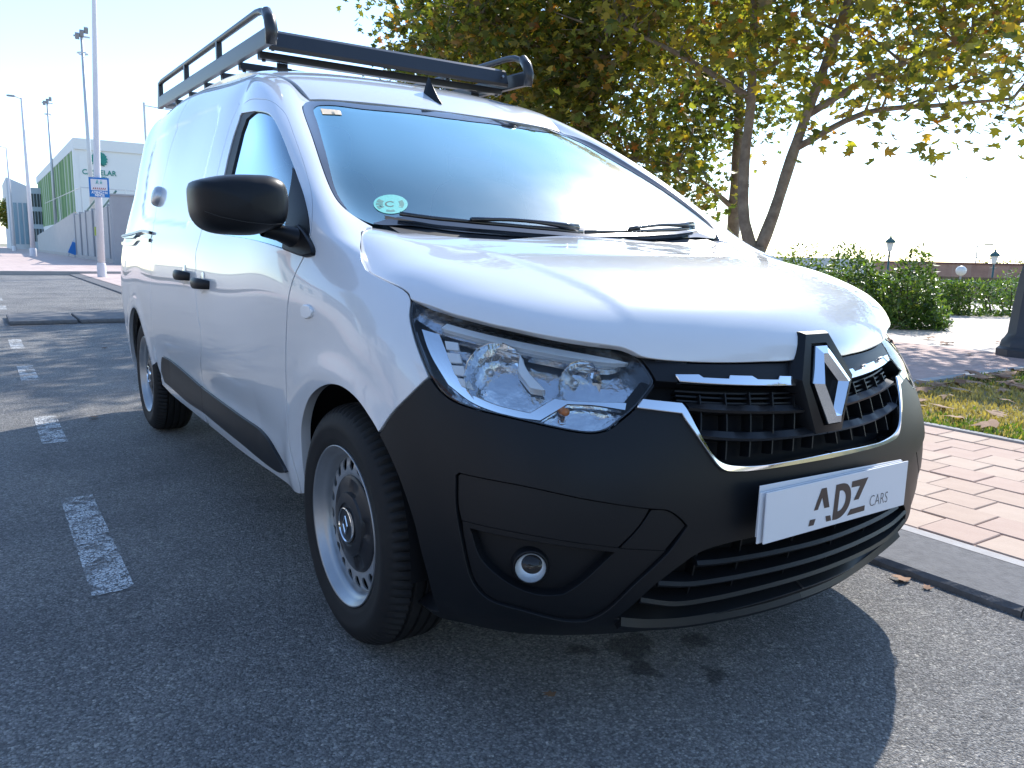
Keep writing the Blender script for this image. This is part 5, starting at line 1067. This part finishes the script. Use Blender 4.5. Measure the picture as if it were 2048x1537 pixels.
tree('plane_tree', 'tall leafy plane tree standing behind the white van', B0,
  [([B0, (-9.12, 7.36, 1.6), (-9.15, 7.37, 3.5), (-9.3, 7.3, 5.2), (-9.2, 7.3, 7.5)], .17, .07), ([(-9.15, 7.37, 3.2), (-8.4, 6.9, 3.9), (-7.8, 6.5, 4.3)], .06, .02), ([(-9.2, 7.35, 3.9), (-9.9, 6.4, 4.6), (-10.4, 5.6, 5.0)], .06, .02), ([(-9.1, 7.36, 2.4), (-8.2, 7.6, 2.6), (-7.5, 7.8, 2.4)], .05, .015)],
  [((-9.2, 7.2, 5.6), (2.4, 2.2, 2.2)), ((-9.0, 6.9, 3.9), (1.5, 1.2, 1.1)), ((-8.0, 7.3, 3.0), (.9, .8, .8)), ((-7.6, 7.75, 2.15), (.55, .6, .42)), ((-7.9, 8.0, 1.75), (.45, .5, .25)), ((-10.5, 6.1, 5.0), (1.2, 1.1, 1.3)), ((-8.6, 6.6, 2.9), (.7, .7, .7)), ((-8.3, 7.4, 2.5), (.6, .6, .5)), ((-7.4, 7.65, 2.0), (.5, .5, .32)), ((-6.85, 7.65, 1.88), (.38, .4, .2)), ((-9.3, 7.1, 3.2), (.9, .9, .7)), ((-9.2, 8.0, 2.8), (.9, .9, .6)), ((-7.1, 7.55, 2.6), (.4, .4, .3)), ((-9.3, 6.4, 4.2), (1.0, 1.0, .8))], 16000, .145, WB, 8)
C0 = (-13.2, 7.4, .04)
tree('plane_tree', 'dense dark green plane tree farthest along the road behind the roof rack', C0,
  [([C0, (-13.2, 7.4, 2.5), (-13.1, 7.3, 5.0), (-13.2, 7.2, 8.0)], .18, .07), ([(-13.2, 7.3, 3.6), (-13.0, 6.8, 4.6), (-13.1, 6.2, 5.2)], .06, .02), ([(-13.2, 7.3, 3.4), (-12.4, 7.9, 4.4), (-12.0, 8.5, 5.0)], .06, .02)],
  [((-13.2, 7.3, 5.6), (2.0, 2.0, 2.3)), ((-12.8, 8.0, 4.8), (1.8, 1.8, 1.9)), ((-13.0, 6.6, 4.9), (1.2, 1.1, 1.0)), ((-12.2, 8.0, 3.2), (1.4, 1.2, 1.0))], 10500, .16, WB, 13)
D0 = (-9.5, 11.5, .04)
tree('plane_tree', 'dark green plane tree seen low behind the windscreen pillar', D0, [([D0, (-9.5, 11.5, 2.5), (-9.5, 11.4, 5.5)], .16, .06), ([(-9.5, 11.5, 2.0), (-9.9, 10.8, 2.6), (-10.3, 10.4, 2.9)], .06, .02)],
  [((-10.4, 10.6, 3.0), (1.2, 1.0, 1.1)), ((-9.9, 11.0, 4.6), (1.6, 1.6, 1.5)), ((-11.0, 9.8, 2.2), (.9, .9, .7))], 5200, .15, [6, 2, 8, .5, .3, .3, .1, .5], 17)
# a limb of a tree beside the camera reaches into the top right corner
E0 = (-.2, 12.2, .04)
tree('plane_tree', 'plane tree reaching its leafy branch into the upper right corner', E0, [([E0, (-.3, 12.1, 2.4), (-.8, 11.6, 4.4), (-1.2, 11.0, 6.4)], .16, .07), ([(-.5, 11.9, 3.4), (-1.6, 10.6, 4.0), (-2.4, 9.6, 4.0), (-3.0, 8.8, 3.8)], .06, .015), ([(-.8, 11.6, 4.4), (-1.9, 9.9, 4.8), (-2.7, 8.7, 4.6)], .05, .015)],
  [((-2.6, 9.2, 4.3), (.9, .9, .75)), ((-2.0, 10.2, 4.2), (.9, 1.0, .85)), ((-1.2, 11.4, 5.6), (1.8, 1.8, 1.6)), ((-2.9, 8.8, 3.6), (.5, .5, .4)), ((-2.3, 10.0, 3.3), (.5, .6, .3))], 5200, .16, WA, 23)

# shrubs and hedges
SHP = [(.09, .15, .034), (.13, .20, .045), (.055, .10, .028), (.20, .26, .065)]
def shrub(name, label, c, r, n, size, seed, cat='shrub', group=None, w=(5, 4, 4, 2), box=False):
    rs = np.random.RandomState(seed); t = tag(empty(name, (c[0], c[1], .04)), label, cat, group); d = rs.normal(0, 1, (n, 3)); d /= np.linalg.norm(d, axis=1)[:, None]; d[:, 2] = np.abs(d[:, 2])*1.0
    if box: q = rs.uniform(-1, 1, (n, 3)); ax = rs.randint(0, 3, n); q[np.arange(n), ax] = np.sign(q[np.arange(n), ax])*rs.uniform(.82, 1.03, n); q[:, 2] = (q[:, 2]+1)/2*1.0; q[:, 2] *= 1-.12*np.abs(q[:, 1]); P = q*np.array(r)
    else:
        lump = 1+.16*np.sin(5*d[:, 0]+seed)+.14*np.sin(6*d[:, 1]+2*seed)+.10*np.sin(9*d[:, 2]); P = d*np.array(r)*(rs.uniform(.45, 1.0, (n, 1))**.5)*lump[:, None]
        low = rs.uniform(0, 1, n) < .25; P[low, 2] *= .4
    leaves('foliage', P, size, tint(rs, n, SHP, w), 'oval', M_SHRUB, t, rs, droop=0, up=.35)
    for k in range(7 if not box else 14):
        a = rs.uniform(0, 6.28); e = np.array([math.cos(a)*r[0]*.6, math.sin(a)*r[1]*.6, r[2]*.7]) if not box else np.array([rs.uniform(-.9, .9)*r[0], 0, r[2]*.8]); s = e*np.array([.15, .15, 0]) if not box else e*np.array([1, 0, 0]); MB().tube([tuple(s), tuple((s+e)/2+rs.normal(0, .05, 3)), tuple(e)], [.02, .014, .006], 5).build('stem', M_BARKD, t)
    return t
G = 'shrubs along the park path'
shrub('shrub', 'rounded green shrub nearest the camera beside the bonnet', (-4.62, 9.8), (.58, .56, .90), 4600, .085, 1, group=G)
shrub('shrub', 'loose green shrub rising above the bonnet left of the rounded one', (-5.6, 10.0), (.66, .60, .98), 4600, .085, 2, group=G)
shrub('shrub', 'light leafy shrub top behind the bonnet near the forked tree', (-7.0, 10.6), (.8, .7, 1.02), 4200, .08, 3, group=G, w=(4, 4, 2, 5))
shrub('shrub', 'sprig of pale leaves just right of the forked trunk', (-7.6, 10.1), (.45, .4, 1.06), 1200, .08, 4, group=G, w=(4, 4, 1, 6))
h1 = shrub('hedge', 'long clipped green hedge edging the bright plaza', (-4.9, 15.2), (2.1, .5, .64), 9000, .085, 5, 'hedge', box=True)
h2_ = shrub('hedge', 'second clipped hedge running back behind the shrubs', (-8.4, 14.2), (1.5, .6, .70), 5000, .085, 6, 'hedge', box=True)
h1.rotation_euler.z = .95; h2_.rotation_euler.z = .2
tp = shrub('topiary', 'ball shaped dark green bush behind the hedge', (-8.9, 22.6), (1.25, 1.25, 1.35), 5200, .10, 7, 'shrub'); tp.location.z = -.75
for i, (x, y, s_) in enumerate(((-30, 70, 4), (-20, 72, 3.4), (-44, 66, 4.5), (-37, 68, 3.2))):
    t_ = shrub('far_tree', ['low far tree right of the white wall', 'small far tree above the brick wall', 'far tree crown left of the white wall', 'flat far tree crown over the white wall'][i], (x, y), (s_, s_*.8, s_*.8), 2600, .35, 30+i, 'tree', 'far trees beyond the park'); t_.location.z = -2

# lawn grass and dry leaves
rs = np.random.RandomState(5); n = 26000; P = np.stack([rs.uniform(-1.5, 1.6, n), 3.1+6.2*rs.uniform(0, 1, n)**1.5, np.full(n, .04)], 1)
d_ = .5+.5*np.sin(P[:, 0]*2.3+1.1)*np.sin(P[:, 1]*1.9+.4)+.25*rs.normal(0, 1, n); d_ = np.where(P[:, 1] < 3.5, d_+.35, d_-.1)
cols = np.where((d_ > .80)[:, None], np.array([.13, .19, .035]), np.array([.42, .32, .13]))*rs.uniform(.7, 1.3, (n, 1))
g_ = leaves('grass', P, .036, cols, 'oval', leaf_mat('grass_blade', .3, .5), None, rs, up=1.15); g_.data.transform(Matrix.Identity(4)); tag(g_, 'short dry grass with green patches on the lawn', 'grass', kind='stuff')
M_DRY = [mat('dry_leaf', c, .8, var=(40, .6, d)) for c, d in (((.26, .13, .065), (.36, .22, .12)), ((.34, .21, .12), (.20, .10, .05)), ((.20, .095, .05), (.30, .17, .09)))]
LV, LF = leaf_shape('plane'); dm = []
for k in range(9):
    r_ = random.Random(k); c1, c2 = r_.uniform(.4, 1.1), r_.uniform(-.3, .9)
    V = [(x*1.1, y-.5, .06+c1*.55*(x*x)+c2*.35*(y-.5)**2+z*1.5+r_.uniform(-.03, .03)) for x, y, z in LV]; me = bpy.data.meshes.new('fallen_leaf'); me.from_pydata(V, [], LF); me.materials.append(M_DRY[k % 3]); dm.append(me)
spots = []; rr = random.Random(11)
for k in range(70): spots.append((rr.uniform(-1.45, .6), 3.15+3.0*rr.random()**1.3, .062, 'dry brown leaf lying on the lawn', 'fallen leaves on the lawn'))
for k in range(26): spots.append((-1.40+rr.uniform(-.06, .12), rr.uniform(3.2, 6.6), .068, 'curled brown leaf heaped along the lawn edging', 'fallen leaves along the edging'))
for k in range(12): spots.append((rr.uniform(-3.6, -1.8), rr.uniform(4.6, 9.5), .048, 'fallen leaf scattered on the reddish park path', 'fallen leaves on the path'))
spots += [(.545, .80, .004, 'small brown leaf at the foot of the kerb', None), (.63, .815, .004, 'pale dry stalk of leaf lying beside the kerb', None), (-3.27, -1.07, .004, 'curled dry leaf on the road beside the lane marking', None), (.50, -.55, .004, 'tiny leaf on the asphalt in front of the bumper', None), (-.45, -.72, .004, 'brown leaf under the sill behind the front wheel', None), (-.72, -.66, .004, 'leaf on the asphalt below the front door', None), (-6.7, -.6, .004, 'leaf lying on the road far behind the van', None)]
for i, (x, y, z, lb, gp) in enumerate(spots):
    o = data_obj('fallen_leaf', dm[rr.randrange(9)]); s = rr.uniform(.11, .19) if gp else (.035 if 'tiny' in lb or 'pale' in lb or 'under' in lb or 'below' in lb else .065); o.scale = (s, s, s); o.location = (x, y, z); o.rotation_euler = (rr.uniform(-.2, .2), rr.uniform(-.2, .2), rr.uniform(0, 6.3)); tag(o, lb, 'leaf', gp)

# ------------------------------------------------------------------ park furniture
M_IRON = mat('cast_iron', (.035, .038, .045), .5, bump=(50, .3, .003))
M_GREEN = mat('green_paint', (.03, .09, .085), .45); M_OPAL = mat('opal_glass', (.75, .72, .68), .3)
lp0 = empty('lamp_post', (-1.98, 7.60, .046)); tag(lp0, 'dark cast iron lamp post with flared base at the right edge', 'lamp post')
base = MB().lathe([(.34, 0), (.34, .07), (.31, .10), (.30, .16), (.27, .20), (.25, .24), (.235, .5), (.20, .85), (.165, 1.05), (.18, 1.08), (.18, 1.12), (.13, 1.16), (.12, 1.22), (.09, 1.3)], 10).build('base', M_IRON, lp0, auto=30)
MB().lathe([(.09, 1.28), (.075, 2.0), (.06, 3.4)], 16).build('shaft', M_IRON, lp0, smooth=True)
MB().lathe([(.06, 3.4), (.16, 3.5), (.24, 3.9), (.0, 3.9)], 6).build('lantern', M_OPAL, lp0); MB().lathe([(.28, 3.9), (.12, 4.1), (.04, 4.2), (.0, 4.3)], 6).build('lantern_roof', M_IRON, lp0)
def lantern(loc, h, lb, sc=1.0):
    t = tag(empty('park_lantern', loc), lb, 'lamp post', 'lanterns in the park'); MB().tube([(0, 0, 0), (0, 0, h)], [.07*sc, .045*sc], 8).build('pole', M_GREEN, t, smooth=True)
    MB().lathe([(.05*sc, h), (.12*sc, h+.06*sc), (.20*sc, h+.46*sc)], 6).build('glass', M_OPAL, t); MB().lathe([(.30*sc, h+.44*sc), (.22*sc, h+.58*sc), (.06*sc, h+.70*sc), (.03*sc, h+.82*sc), (.0, h+.86*sc)], 6).build('cap', M_GREEN, t)
    MB().tube([(-.16*sc, 0, h-.22*sc), (.16*sc, 0, h-.22*sc)], .02*sc, 6).build('crossbar', M_GREEN, t)
lantern((-25.7, 30.5, -1.8), 3.95, 'green park lantern left of the forked trunk', 1.05); lantern((-21.3, 36.9, -1.8), 3.28, 'green park lantern above the shrub', 1.0); lantern((-25.8, 57.3, -1.8), 2.75, 'green park lantern in front of the brick wall', 1.25)
gl_ = tag(empty('globe_lamp', (-13.9, 29.5, -1.75)), 'white globe lamp on a short post behind the hedge', 'lamp post'); MB().tube([(0, 0, 0), (0, 0, 2.3)], .035, 8).build('pole', M_CONC, gl_); MB().lathe([(.02, 2.25)]+[(.19*math.sin(a), 2.45-.19*math.cos(a)) for a in np.linspace(.2, 3.1, 10)], 16).build('globe', M_OPAL, gl_, smooth=True)
M_GALV = mat('galvanised', (.50, .52, .54), .5, metal=.3); M_WPOLE = mat('white_pole', (.70, .68, .70), .5, var=(3, .4, (.60, .58, .59)))
def street_lamp(loc, h, lb, arm=(-1.0, 0), m=M_GALV, r=(.10, .05), gp=None, head=.45):
    t = tag(empty('street_lamp', loc), lb, 'street lamp', gp); MB().tube([(0, 0, 0), (0, 0, h)], [r[0], r[1]], 12).build('pole', m, t, smooth=True); MB().lathe([(r[0]*1.35, 0), (r[0]*1.35, .5), (r[0], .56)], 12).build('base', m, t, smooth=True)
    a = np.array([arm[0], arm[1], 0.]); MB().tube([(0, 0, h-.05), tuple(a*.45+[0, 0, h+.05]), tuple(a*.6+[0, 0, h+.06])], .04, 8).build('arm', m, t, smooth=True)
    R = Matrix.Rotation(math.atan2(arm[1], arm[0]), 3, 'Z'); L_ = float(np.linalg.norm(a)); mb = MB().prism([(L_*.5, -.12), (L_*1.0, -.15), (L_*1.12, 0), (L_*1.0, .15), (L_*.5, .12)], h+.02, h+.12, lambda x, y, z: tuple(R@Vector((x, y, z)))); mb.build('head', mat('lamp_head', (.25, .26, .28), .5), t, bevel=.015)
for x, y, h, lb in ((-29.2, 61.7, 4.2, 'thin grey street lamp far behind the hedge'), (-37, 68, 3.3, 'thin grey street lamp far left of the other one')): street_lamp((x, y, -1.85), h, lb, (.9, .3), r=(.07, .04), gp='far street lamps in the park')
M_FBRICK = tile_mat('far_brick', (.36, .20, .15), (.40, .24, .18), (.45, .36, .30), 1.2, .35); M_FWALL = mat('far_white_wall', (.62, .60, .60), .9)
w_ = MB().box((-34, 41.6, -2), (-25.6, 41.9, 1.12)).build('park_wall', M_FWALL); w_.data.transform(Matrix.Rotation(0, 4, 'Z')); tag(w_, 'pale wall far behind the shrubs', 'wall')
bw = tag(empty('brick_wall', (-27, 62, -2)), 'long low brick red wall at the end of the park', 'wall'); MB().box((-9, -.2, 0), (16, .2, 2.9)).build('wall', M_FBRICK, bw); MB().box((-9.1, -.3, 2.9), (16.1, .3, 3.02)).build('coping', mat('coping', (.16, .07, .06), .8), bw); bw.rotation_euler.z = -.98+.0
bw.rotation_euler.z = .55
fc_ = tag(empty('reed_fence', (-16.5, 33, -1.75)), 'brown reed fence behind the globe lamp', 'fence'); 
for k in range(9): MB().tube([(k*1.1-4.4, 0, 0), (k*1.1-4.4, 0, 2.15)], .05, 6).build('post', M_BARKD, fc_)
for k in range(4): MB().box((-4.6, -.03, .35+.48*k), (4.6, .03, .72+.48*k)).build('reed_panel', mat('reed', (.22, .15, .09), .9, var=(12, .8, (.10, .08, .05))), fc_)
fc_.rotation_euler.z = .5

# ------------------------------------------------------------------ school side of the street
M_SCH = mat('white_render', (.74, .75, .74), .85, var=(.5, .4, (.68, .70, .70))); M_LOUV = [mat('louvre_green', c, .6) for c in ((.30, .48, .22), (.62, .72, .56), (.16, .33, .14))]; M_WIN = mat('dark_window', (.05, .07, .08), .15)
sch = tag(empty('school_building', (-80, 6.2, 0)), 'white school building with green slatted side and a round green emblem', 'building')
MB().box((-52, 0.35, 0), (0, 24, 10.1)).build('wall', M_SCH, sch)
MB().box((-52.2, 0, 9.3), (.15, 24.1, 10.25)).build('roof_edge', M_SCH, sch)
MB().box((-51, .30, 3.2), (-1.4, .36, 9.2)).build('louvre_backing', M_WIN, sch)
MB().box((-1.4, 0, 0), (0.0, .36, 9.3)).build('corner_pier', M_SCH, sch); MB().box((-52, 0, 0), (-1.4, .34, 3.2)).build('plinth', M_SCH, sch)
for k in range(46):
    x = -1.9-1.05*k; MB().box((x-.28, -.02, 3.2), (x-.04, .30, 9.25)).build('louvre', M_LOUV[(k*7) % 3 if k % 5 else 0], sch)
EMB = mat('emblem_green', (.02, .23, .19), .6); 
mb = MB()
for k in range(7):
    for s in (-1, 1):
        a0 = math.radians(14+22*k-6); w0 = .62; mb.prism([(s*.05+.0, -.55), (s*(.05+.55*math.sin(a0)), -.55+1.1*math.cos(a0)*.6+.5), (s*(.10+.60*math.sin(a0+.17)), -.55+1.1*math.cos(a0+.17)*.6+.45), (s*.09, -.52)][::s], .05, .12, lambda x, y, h: (h, 2.0+x, 8.6+y-.0))
mb.build('emblem', EMB, sch)
t1 = text_mesh('CASTELAR', .62, EMB, 'school_name', sch, Matrix.Translation((.06, 1.95, 7.36))@FRONT, .95, .012); text_mesh('COLEGIO', .26, EMB, 'school_subtitle', sch, Matrix.Translation((.06, 1.95, 6.95))@FRONT, 1.0, .01)
b2 = tag(empty('annex_building', (-133, 2.6, 0)), 'pale angular annex with a slanted parapet beyond the lamp posts', 'building')
MB().prism([(0, 0), (0, 10.1), (3.4, 8.6), (8, 8.4), (8, 0)], -20, 0, lambda x, y, h: (h, x+.6*(10.1-y)/10.1*0, y)).build('wall', mat('grey_render', (.58, .60, .62), .8), b2)
for k in range(5): MB().box((.02, .6+.62*k, .8), (.06, 1.02+.62*k, 6.6)).build('window', mat('blue_glass', (.20, .32, .40), .15), b2)
b3 = tag(empty('glass_wing', (-124, 4.9, 0)), 'narrow blue grey glazed wing between school and annex', 'building'); MB().box((-8, 0, 0), (0, 1.5, 8.3)).build('wall', mat('bluegrey_cladding', (.42, .50, .56), .5), b3)
for k in range(4):
    for j in range(3): MB().box((.01, .08+.36*k, 1.2+2.3*j), (.05, .34+.36*k, 2.9+2.3*j)).build('window', M_WIN, b3)
# precast wall: tall block, ribbed panels, sloping far part
M_PRE = mat('precast_concrete', (.50, .49, .475), .9, var=(1.2, .5, (.42, .415, .41)))
M_BLK = mat('grey_block', (.33, .345, .365), .9, var=(2, .5, (.28, .29, .31)))
gw = tag(empty('concrete_gatepost', (-38, 4.1, .12)), 'tall grey concrete block at the near end of the ribbed wall', 'wall'); MB().box((-.9, -.5, 0), (0, 14, 3.05)).build('block', M_BLK, gw); MB().box((-.95, -.55, 3.05), (.05, 14, 3.12)).build('coping', M_BLK, gw)
rw = tag(empty('ribbed_wall', (-39, 4.0, .12)), 'pale ribbed precast concrete wall along the far pavement', 'wall')
def rib_panel(x0, x1, h0, h1):
    mb = MB(); n = int(abs(x1-x0)/.22); P = []
    for i in range(n+1):
        x = x0+(x1-x0)*i/n; P.append((x, -.05 if (i//2) % 2 else .0, h0+(h1-h0)*i/n))
    V = []
    for x, y, h in P: V += [(x, y, .18), (x, y, h), (x, .15, h)]
    mb.add(V, [(3*i+a, 3*i+3+a, 3*i+4+a, 3*i+1+a) for i in range(n) for a in range(2)]); mb.build('wall_panel', M_PRE, rw)
xs = [0, -3.2, -6.4, -9.6, -12.8, -16, -19.2]
for a, b in zip(xs, xs[1:]): rib_panel(a-.06, b+.06, 2.75, 2.75)
for k in range(11): rib_panel(-19.4-3.6*k, -22.9-3.6*k, 2.95-.115*k, 2.85-.115*k)
for k in range(7): MB().box((xs[k]-.12, -.10, 0), (xs[k]+.08, .16, 2.85)).build('wall_post', M_BLK, rw)
MB().box((-60, -.12, 0), (0, .16, .20)).build('plinth', M_MORT, rw)
rl = MB(); rl.tube([(-6, .05, 2.75), (-1, .05, 3.35)], .05, 6); rl.tube([(-14, .05, 2.75), (-8.6, .05, 3.3)], .05, 6); rl.build('handrail', mat('teal_rail', (.05, .16, .16), .5), rw)
bb = tag(empty('blue_board', (-58.5, 3.62, .12)), 'blue folded barrier board leaning on the ribbed wall', 'board'); R_ = Matrix.Rotation(math.radians(-24), 4, 'X')
o = MB().box((-.04, -.30, .22), (.04, .30, 1.0)).build('panel', mat('blue_plastic', (.02, .19, .55), .5), bb); o2 = MB().box((-.045, -.30, 1.0), (.045, .30, 1.25)).build('handle', mat('pale_plastic', (.55, .60, .66), .5), bb); o3 = MB().box((-.03, -.26, 0), (.03, -.16, .24)).build('leg', M_GALV, bb); o4 = MB().box((-.03, .16, 0), (.03, .26, .24)).build('leg', M_GALV, bb)
for q in (o, o2, o3, o4): q.data.transform(R_)
# poles
pl = tag(empty('white_pole', (-24.45, 1.46, .054)), 'white tapered pole carrying the blue children sign', 'pole'); MB().tube([(0, 0, 0), (0, .04, 3), (0, .23, 7.6), (0, .30, 9.5)], [.105, .095, .062, .05], 14).build('shaft', M_WPOLE, pl, smooth=True); MB().lathe([(.125, 0), (.125, .35), (.105, .42)], 14).build('base', M_WPOLE, pl, smooth=True)
MB().box((-.12, -.115, 1.2), (-.06, .115, 1.45)).build('sticker', mat('lime_sticker', (.45, .55, .10), .6), pl)
sg = tag(empty('road_sign', (-24.30, 1.513, 2.35)), 'blue square sign reading ATENCION NINOS on the white pole', 'sign')
MB().box((-.02, -.262, 0), (.0, .262, .552)).build('panel', mat('sign_blue', (.01, .17, .50), .4), sg, bevel=.004); MB().box((.0, -.215, .19), (.004, .215, .505)).build('white_field', mat('sign_white', (.74, .74, .76), .4), sg)
M_SGW = mat('sign_lettering', (.85, .86, .88), .4)
text_mesh('ATENCIÓN', .098, M_SGW, 'lettering', sg, Matrix.Translation((.004, 0, .128))@FRONT, .82, .004); text_mesh('NIÑOS', .098, M_SGW, 'lettering', sg, Matrix.Translation((.004, 0, .052))@FRONT, .82, .004)
red = mat('sign_red', (.40, .07, .05), .5); tur = mat('sign_turquoise', (.10, .42, .40), .5)
for k in range(7): MB().prism([(-.175+.05*k, .215), (-.150+.05*k, .215), (-.128+.05*k, .27), (-.150+.05*k, .27)], .004, .007, lambda x, y, h: (h, x, y)).build('crossing_stripe', red, sg)
for cx, sc in ((-.045, 1.0), (.055, .85)):
    mb = MB(); 
    for a, b, r_ in (((0, .07), (-.005, .03), .016), ((-.005, .03), (-.04, -.01), .009), ((-.005, .03), (.03, -.005), .009), ((.0, .06), (-.035, .035), .007), ((.0, .06), (.035, .045), .007)): mb.tube([(.006, cx+a[0]*sc, .40+a[1]*sc-.02), (.006, cx+b[0]*sc, .40+b[1]*sc-.02)], r_*sc, 6)
    mb.lathe([(.0, .0), (.016*sc, .001), (.016*sc, .004), (.0, .005)], 10, 'x', (.004, cx, .40+.075*sc)); mb.build('child_figure', tur, sg)
street_lamp((-60.9, 1.6, .12), 10.2, 'white street lamp nearest the ribbed wall', (0, -.75), M_WPOLE, (.16, .07), 'street lamps along the far pavement'); street_lamp((-97, 1.75, .12), 10.5, 'white street lamp at the left edge of the photo', (0, -1.0), M_WPOLE, (.16, .07), 'street lamps along the far pavement')
def flood(loc, h, lb):
    t = tag(empty('floodlight_mast', loc), lb, 'floodlight', 'floodlight masts by the school'); MB().tube([(0, 0, 0), (0, 0, h)], [.19, .09], 10).build('mast', M_GALV, t, smooth=True); MB().box((-.05, -.5, h-.1), (.05, .5, h)).build('crossbar', M_GALV, t)
    for k in (-1, 0, 1): q = MB().box((-.14, -.13, -.2), (.14, .13, .2)).build('floodlight', mat('lamp_grey', (.22, .24, .27), .5), t, bevel=.03); q.location = (.1, k*.28, h+.15+.22*k); q.rotation_euler = (0, .5, 0)
    MB().lathe([(.35, h-1.2), (.36, h-1.15), (.35, h-1.1)], 12).build('ring', M_GALV, t)
flood((-62, 5.45, 0), 15.0, 'tall grey floodlight mast in front of the school emblem'); flood((-95, 5.55, 0), 15.2, 'floodlight mast standing before the green slats')
nt_ = tag(empty('net_post', (-45, 6.3, 0)), 'thin grey ball net post close to the van roof', 'post'); MB().tube([(0, 0, 0), (0, 0, 8.4)], [.07, .06], 8).build('post', M_GALV, nt_); MB().tube([(0, 0, 8.25), (.2, 9, 7.6)], .03, 6).build('cable', M_GALV, nt_)
cb_ = tag(empty('cable_fence', (-62, 4.6, 0)), 'thin wire fence rail strung above the ribbed wall', 'fence'); MB().tube([(-30, -.1, 4.95), (0, .2, 4.9), (0, 9, 4.8)], .035, 6).build('rail', M_GALV, cb_)
for x, y in ((0, .2), (0, 3.0), (0, 5.6), (-15, 0)): MB().tube([(x, y, 2.0), (x, y, 4.9)], .03, 6).build('post', M_GALV, cb_)
FP = [(.10, .14, .03), (.24, .21, .04), (.16, .18, .04), (.32, .24, .05)]
for i, (c, r_, h_, lb) in enumerate((((-141, 3.1), 2.2, 5.2, 'yellow green street tree at the far left edge'), ((-150, 5.2), 2.4, 4.6, 'green street tree behind the far annex'))):
    rs = np.random.RandomState(60+i); t = tag(empty('street_tree', (c[0], c[1], .12)), lb, 'tree', 'far street trees'); MB().tube([(0, 0, 0), (0, 0, h_)], [.16, .08], 7).build('trunk', M_BARKD, t); n = 2600; d = rs.normal(0, 1, (n, 3)); d /= np.linalg.norm(d, axis=1)[:, None]; leaves('crown', d*r_*(rs.uniform(.2, 1, (n, 1))**.5)*np.array([1, 1, 1.05])+np.array([0, 0, h_]), .34, tint(rs, n, FP, (3, 3, 3, 2)), 'plane', M_PLANE, t, rs)

# ------------------------------------------------------------------ opposite side of the street, seen only mirrored in the paint and chrome
sheet('opposite_pavement', -60, 40, -11.5, -7.0, .12, M_PINK)
tag(MB().box((-60, -7.15, -.02), (40, -7.0, .13)).build('opposite_kerb', M_CONC), kind='structure')
ow = tag(empty('garden_wall', (0, -11.6, .1)), 'long cream garden wall across the street, mirrored in the van side', 'wall'); MB().box((-60, -.2, 0), (40, 0, 1.9)).build('wall', mat('cream_render', (.44, .43, .42), .9, var=(.8, .5, (.38, .375, .37))), ow); MB().box((-60, -.25, 1.9), (40, .05, 2.0)).build('coping', M_CONC, ow)
for i, (x, wd, h_) in enumerate(((-34, 13, 6.2), (-15, 11, 5.6), (3, 12, 6.4), (20, 12, 5.8))):
    hb = tag(empty('terraced_house', (x, -17, 0)), ['sand coloured house across the street, farthest left', 'low cream house across the street behind the van', 'sand house across the street beside the camera', 'cream house across the street, farthest right'][i], 'building', 'houses across the street')
    MB().box((-wd/2, -5, 0), (wd/2, 0, h_)).build('wall', mat('house_render', (.40, .385, .37) if i % 2 == 0 else (.46, .45, .44), .9), hb); MB().box((-wd/2-.3, -5.3, h_), (wd/2+.3, .3, h_+.35)).build('roof', mat('roof_tile', (.30, .15, .10), .9), hb)
    for k in range(4):
        for z in (1.2, 3.7): MB().box((-wd/2+1.2+k*2.6, .01, z), (-wd/2+2.3+k*2.6, .06, z+1.4)).build('window', M_WIN, hb)

sheet('road_ahead', 40, 46, -7, .86, -.002, M_ASPH)
eb = tag(empty('apartment_block', (52, -2, 0)), 'plain apartment block closing the street, mirrored in headlights and chrome', 'building'); MB().box((0, -16, 0), (8, 12, 9)).build('wall', mat('block_render', (.36, .35, .34), .9), eb)
for k in range(8):
    for j in range(3): MB().box((-.06, -14.5+3.2*k, 1.0+2.7*j), (-.01, -13.0+3.2*k, 2.6+2.7*j)).build('window', M_WIN, eb)
for i, (x, y, s_) in enumerate(((9.5, 6.5, 1), (16.5, 6.8, 2), (24, 6.5, 3), (11, -9.3, 4), (19, -9.4, 5), (-9, -9.3, 6))):
    rs = np.random.RandomState(80+i); t = tag(empty('street_tree', (x, y, .05)), ['street tree nearest behind the camera on the park side', 'second street tree behind the camera on the park side', 'third street tree behind the camera on the park side', 'street tree across the road nearest behind the camera', 'street tree across the road farther behind the camera', 'street tree across the road level with the van'][i], 'tree', 'street trees behind the camera'); MB().tube([(0, 0, 0), (.05, 0, 2.2), (0, .1, 4.0)], [.16, .12, .07], 8).build('trunk', M_BARK, t)
    n = 2200; d = rs.normal(0, 1, (n, 3)); d /= np.linalg.norm(d, axis=1)[:, None]; leaves('crown', d*np.array([1.9, 1.9, 1.7])*(rs.uniform(.2, 1, (n, 1))**.45)+np.array([0, 0, 4.4]), .26, tint(rs, n, PAL, WB), 'plane', M_PLANE, t, rs)
